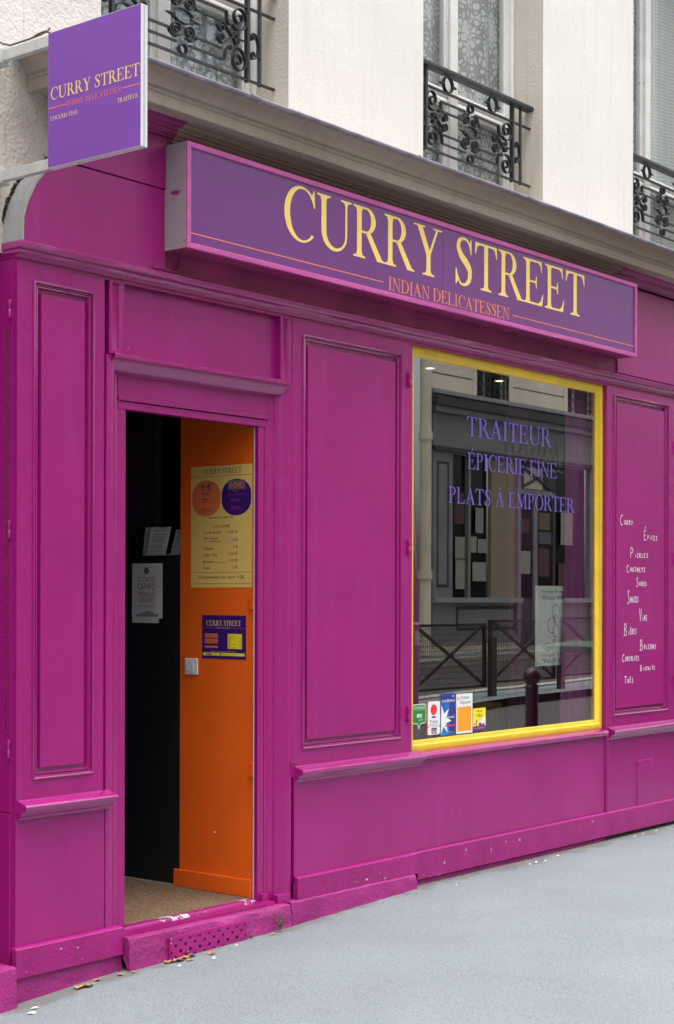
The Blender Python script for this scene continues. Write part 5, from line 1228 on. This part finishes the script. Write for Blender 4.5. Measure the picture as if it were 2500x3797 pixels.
for x, z, w_, h, k in ((26.05, 2.9, .34, .62, 1), (26.08, 2.2, .34, .45, 0), (26.10, 1.62, .32, .6, 3), (26.80, 2.75, .28, .5, 0), (26.62, 2.35, .22, .32, 3), (26.88, 2.35, .34, .28, 0), (26.70, 1.78, .48, .38, 3), (28.42, 1.95, .44, .48, 3), (28.42, 2.8, .4, .3, 1), (29.2, 2.9, .45, .35, 4), (29.2, 1.9, .42, .6, 1), (29.2, 2.6, .5, .25, 2), (30.1, 2.6, .5, .7, 3), (30.0, 1.6, .3, .6, 1)):
    opaper(x, z, w_, h, pcol[k])
ob = thing('neighbour_building', 'brown plastered building left of the drainpipe across the street', 'building', (18, YO, 0))
q = MB(); q.box(-4, 24.7, YO - 8, YO + .02, -2.0, 8.5); q.build('wall', M_rubble, ob)
for x in (1, 5, 9, 13, 17, 21):
    for z0 in (3.6, 6.2):
        f = boxo('window', M_oglass, ob, x, x + 1.1, YO + .021, YO + .03, z0, z0 + 1.7); boxo('frame', M_white, f, x - .08, x, YO + .021, YO + .07, z0, z0 + 1.7); boxo('frame', M_white, f, x + 1.1, x + 1.18, YO + .021, YO + .07, z0, z0 + 1.7)
dp = thing('drainpipe', 'beige cast drainpipe running down between the buildings opposite', 'drainpipe', (24.88, YO + .15, .3))
q = MB(); q.tube([(24.88, YO + .17, .35), (24.88, YO + .17, 8.3)], .11, 14); q.build('pipe', M_stone, dp, smooth=True)
for z in (1.8, 4.45, 7.1): q = MB(); q.tube([(24.88, YO + .17, z), (24.88, YO + .17, z + .16)], .135, 14); q.build('collar', M_stone, dp, smooth=True)

# pedestrian barriers, bollard, bin on the near kerb beyond the camera
YB = -6.6
for i, x0 in enumerate((15.90, 17.63, 19.36, 21.09, 14.17)):
    x1 = x0 + 1.63; zb = G(x0 + .8); t = thing('pedestrian_barrier', ('brown cross braced pedestrian barrier, left one mirrored in the window', 'brown cross braced pedestrian barrier, middle one mirrored behind the ginger poster', 'brown cross braced pedestrian barrier mirrored at the right of the window', 'brown cross braced pedestrian barrier at the far end of the row', 'brown cross braced pedestrian barrier at the near end of the row')[i], 'barrier', (x0 + .8, YB, zb), 'cross braced barriers along the kerb')
    za, zc = .32 - .19 + zb, 1.15 - .19 + zb
    q = MB(); q.box(x0, x1, YB - .02, YB + .02, zc - .035, zc); q.box(x0, x1, YB - .02, YB + .02, za, za + .03); q.box(x0, x0 + .045, YB - .022, YB + .022, za, zc); q.box(x1 - .045, x1, YB - .022, YB + .022, za, zc); q.build('frame', M_barr, t)
    for a, b in (((x0 + .04, za + .02), (x1 - .04, zc - .02)), ((x0 + .04, zc - .02), (x1 - .04, za + .02))):
        q = MB(); q.ribbon([a, b], YB - .016 + (.034 if a[1] > b[1] else 0), YB + .000 + (.034 if a[1] > b[1] else 0), .045); q.build('cross_brace', M_barr, t)
    q = MB()
    for k in range(1, 40): x = lerp(x0, x1, k / 40); q.box(x - .003, x + .003, YB - .022, YB - .017, za, zc)
    for k in range(1, 12): z = lerp(za, zc, k / 12); q.box(x0, x1, YB - .027, YB - .0225, z - .003, z + .003)
    tag(q.build('wire_mesh', M_barr, t), kind='stuff')
    q = MB(); q.box(x1 - .02, x1 + .11, YB + .045, YB + .11, zb - .02, zb + .78); q.build('post', M_barr, t, bevel=.006)
t = thing('bollard', 'dark maroon round headed bollard mirrored in the shop window', 'bollard', (10.62, -1.6, G(10.4)))
q = MB(); z = G(10.4) - .02
q.lathe([(.065, 0), (.065, .06), (.050, .08), (.050, .80), (.055, .815), (.042, .835), (.042, .845)], 20, (10.62, -1.6, z)); q.build('post', M_boll, t, smooth=True)
q = MB(); q.lathe([(.03, .835)] + [(.068 * math.cos(R(a)), .90 + .068 * math.sin(R(a)) - .008) for a in range(-60, 90, 10)] + [(.001, .967)], 20, (10.62, -1.6, z)); q.build('ball_head', M_boll, t, smooth=True)
t = thing('wheelie_bin', 'dark green plastic wheelie bin mirrored at the right of the window', 'bin', (11.80, -1.6, 0))
q = MB(); g = G(11.75); q.add([(20.08, -1.85, g + .08), (12.05, -1.85, g + .08), (12.05, -1.35, g + .08), (20.08, -1.35, g + .08), (20.00, -1.95, 1.0), (12.13, -1.95, 1.0), (12.13, -1.27, 1.0), (20.00, -1.27, 1.0)], [(0, 3, 2, 1), (4, 5, 6, 7), (0, 1, 5, 4), (1, 2, 6, 5), (2, 3, 7, 6), (3, 0, 4, 7)]); q.build('body', M_bin, t, bevel=.02)
q = MB(); q.prism([(11.45, 1.002), (12.18, 1.002), (12.18, 1.05), (11.85, 1.09), (11.45, 1.06)], 'y', -1.98, -1.24); q.build('lid', M_bin, t, bevel=.01)
for y in (-1.88, -1.34):
    q = MB(); q.tube([(12.03, y - .03, g + .10), (12.03, y + .03, g + .10)], .10, 18); q.build('wheel', M_sblack, t)
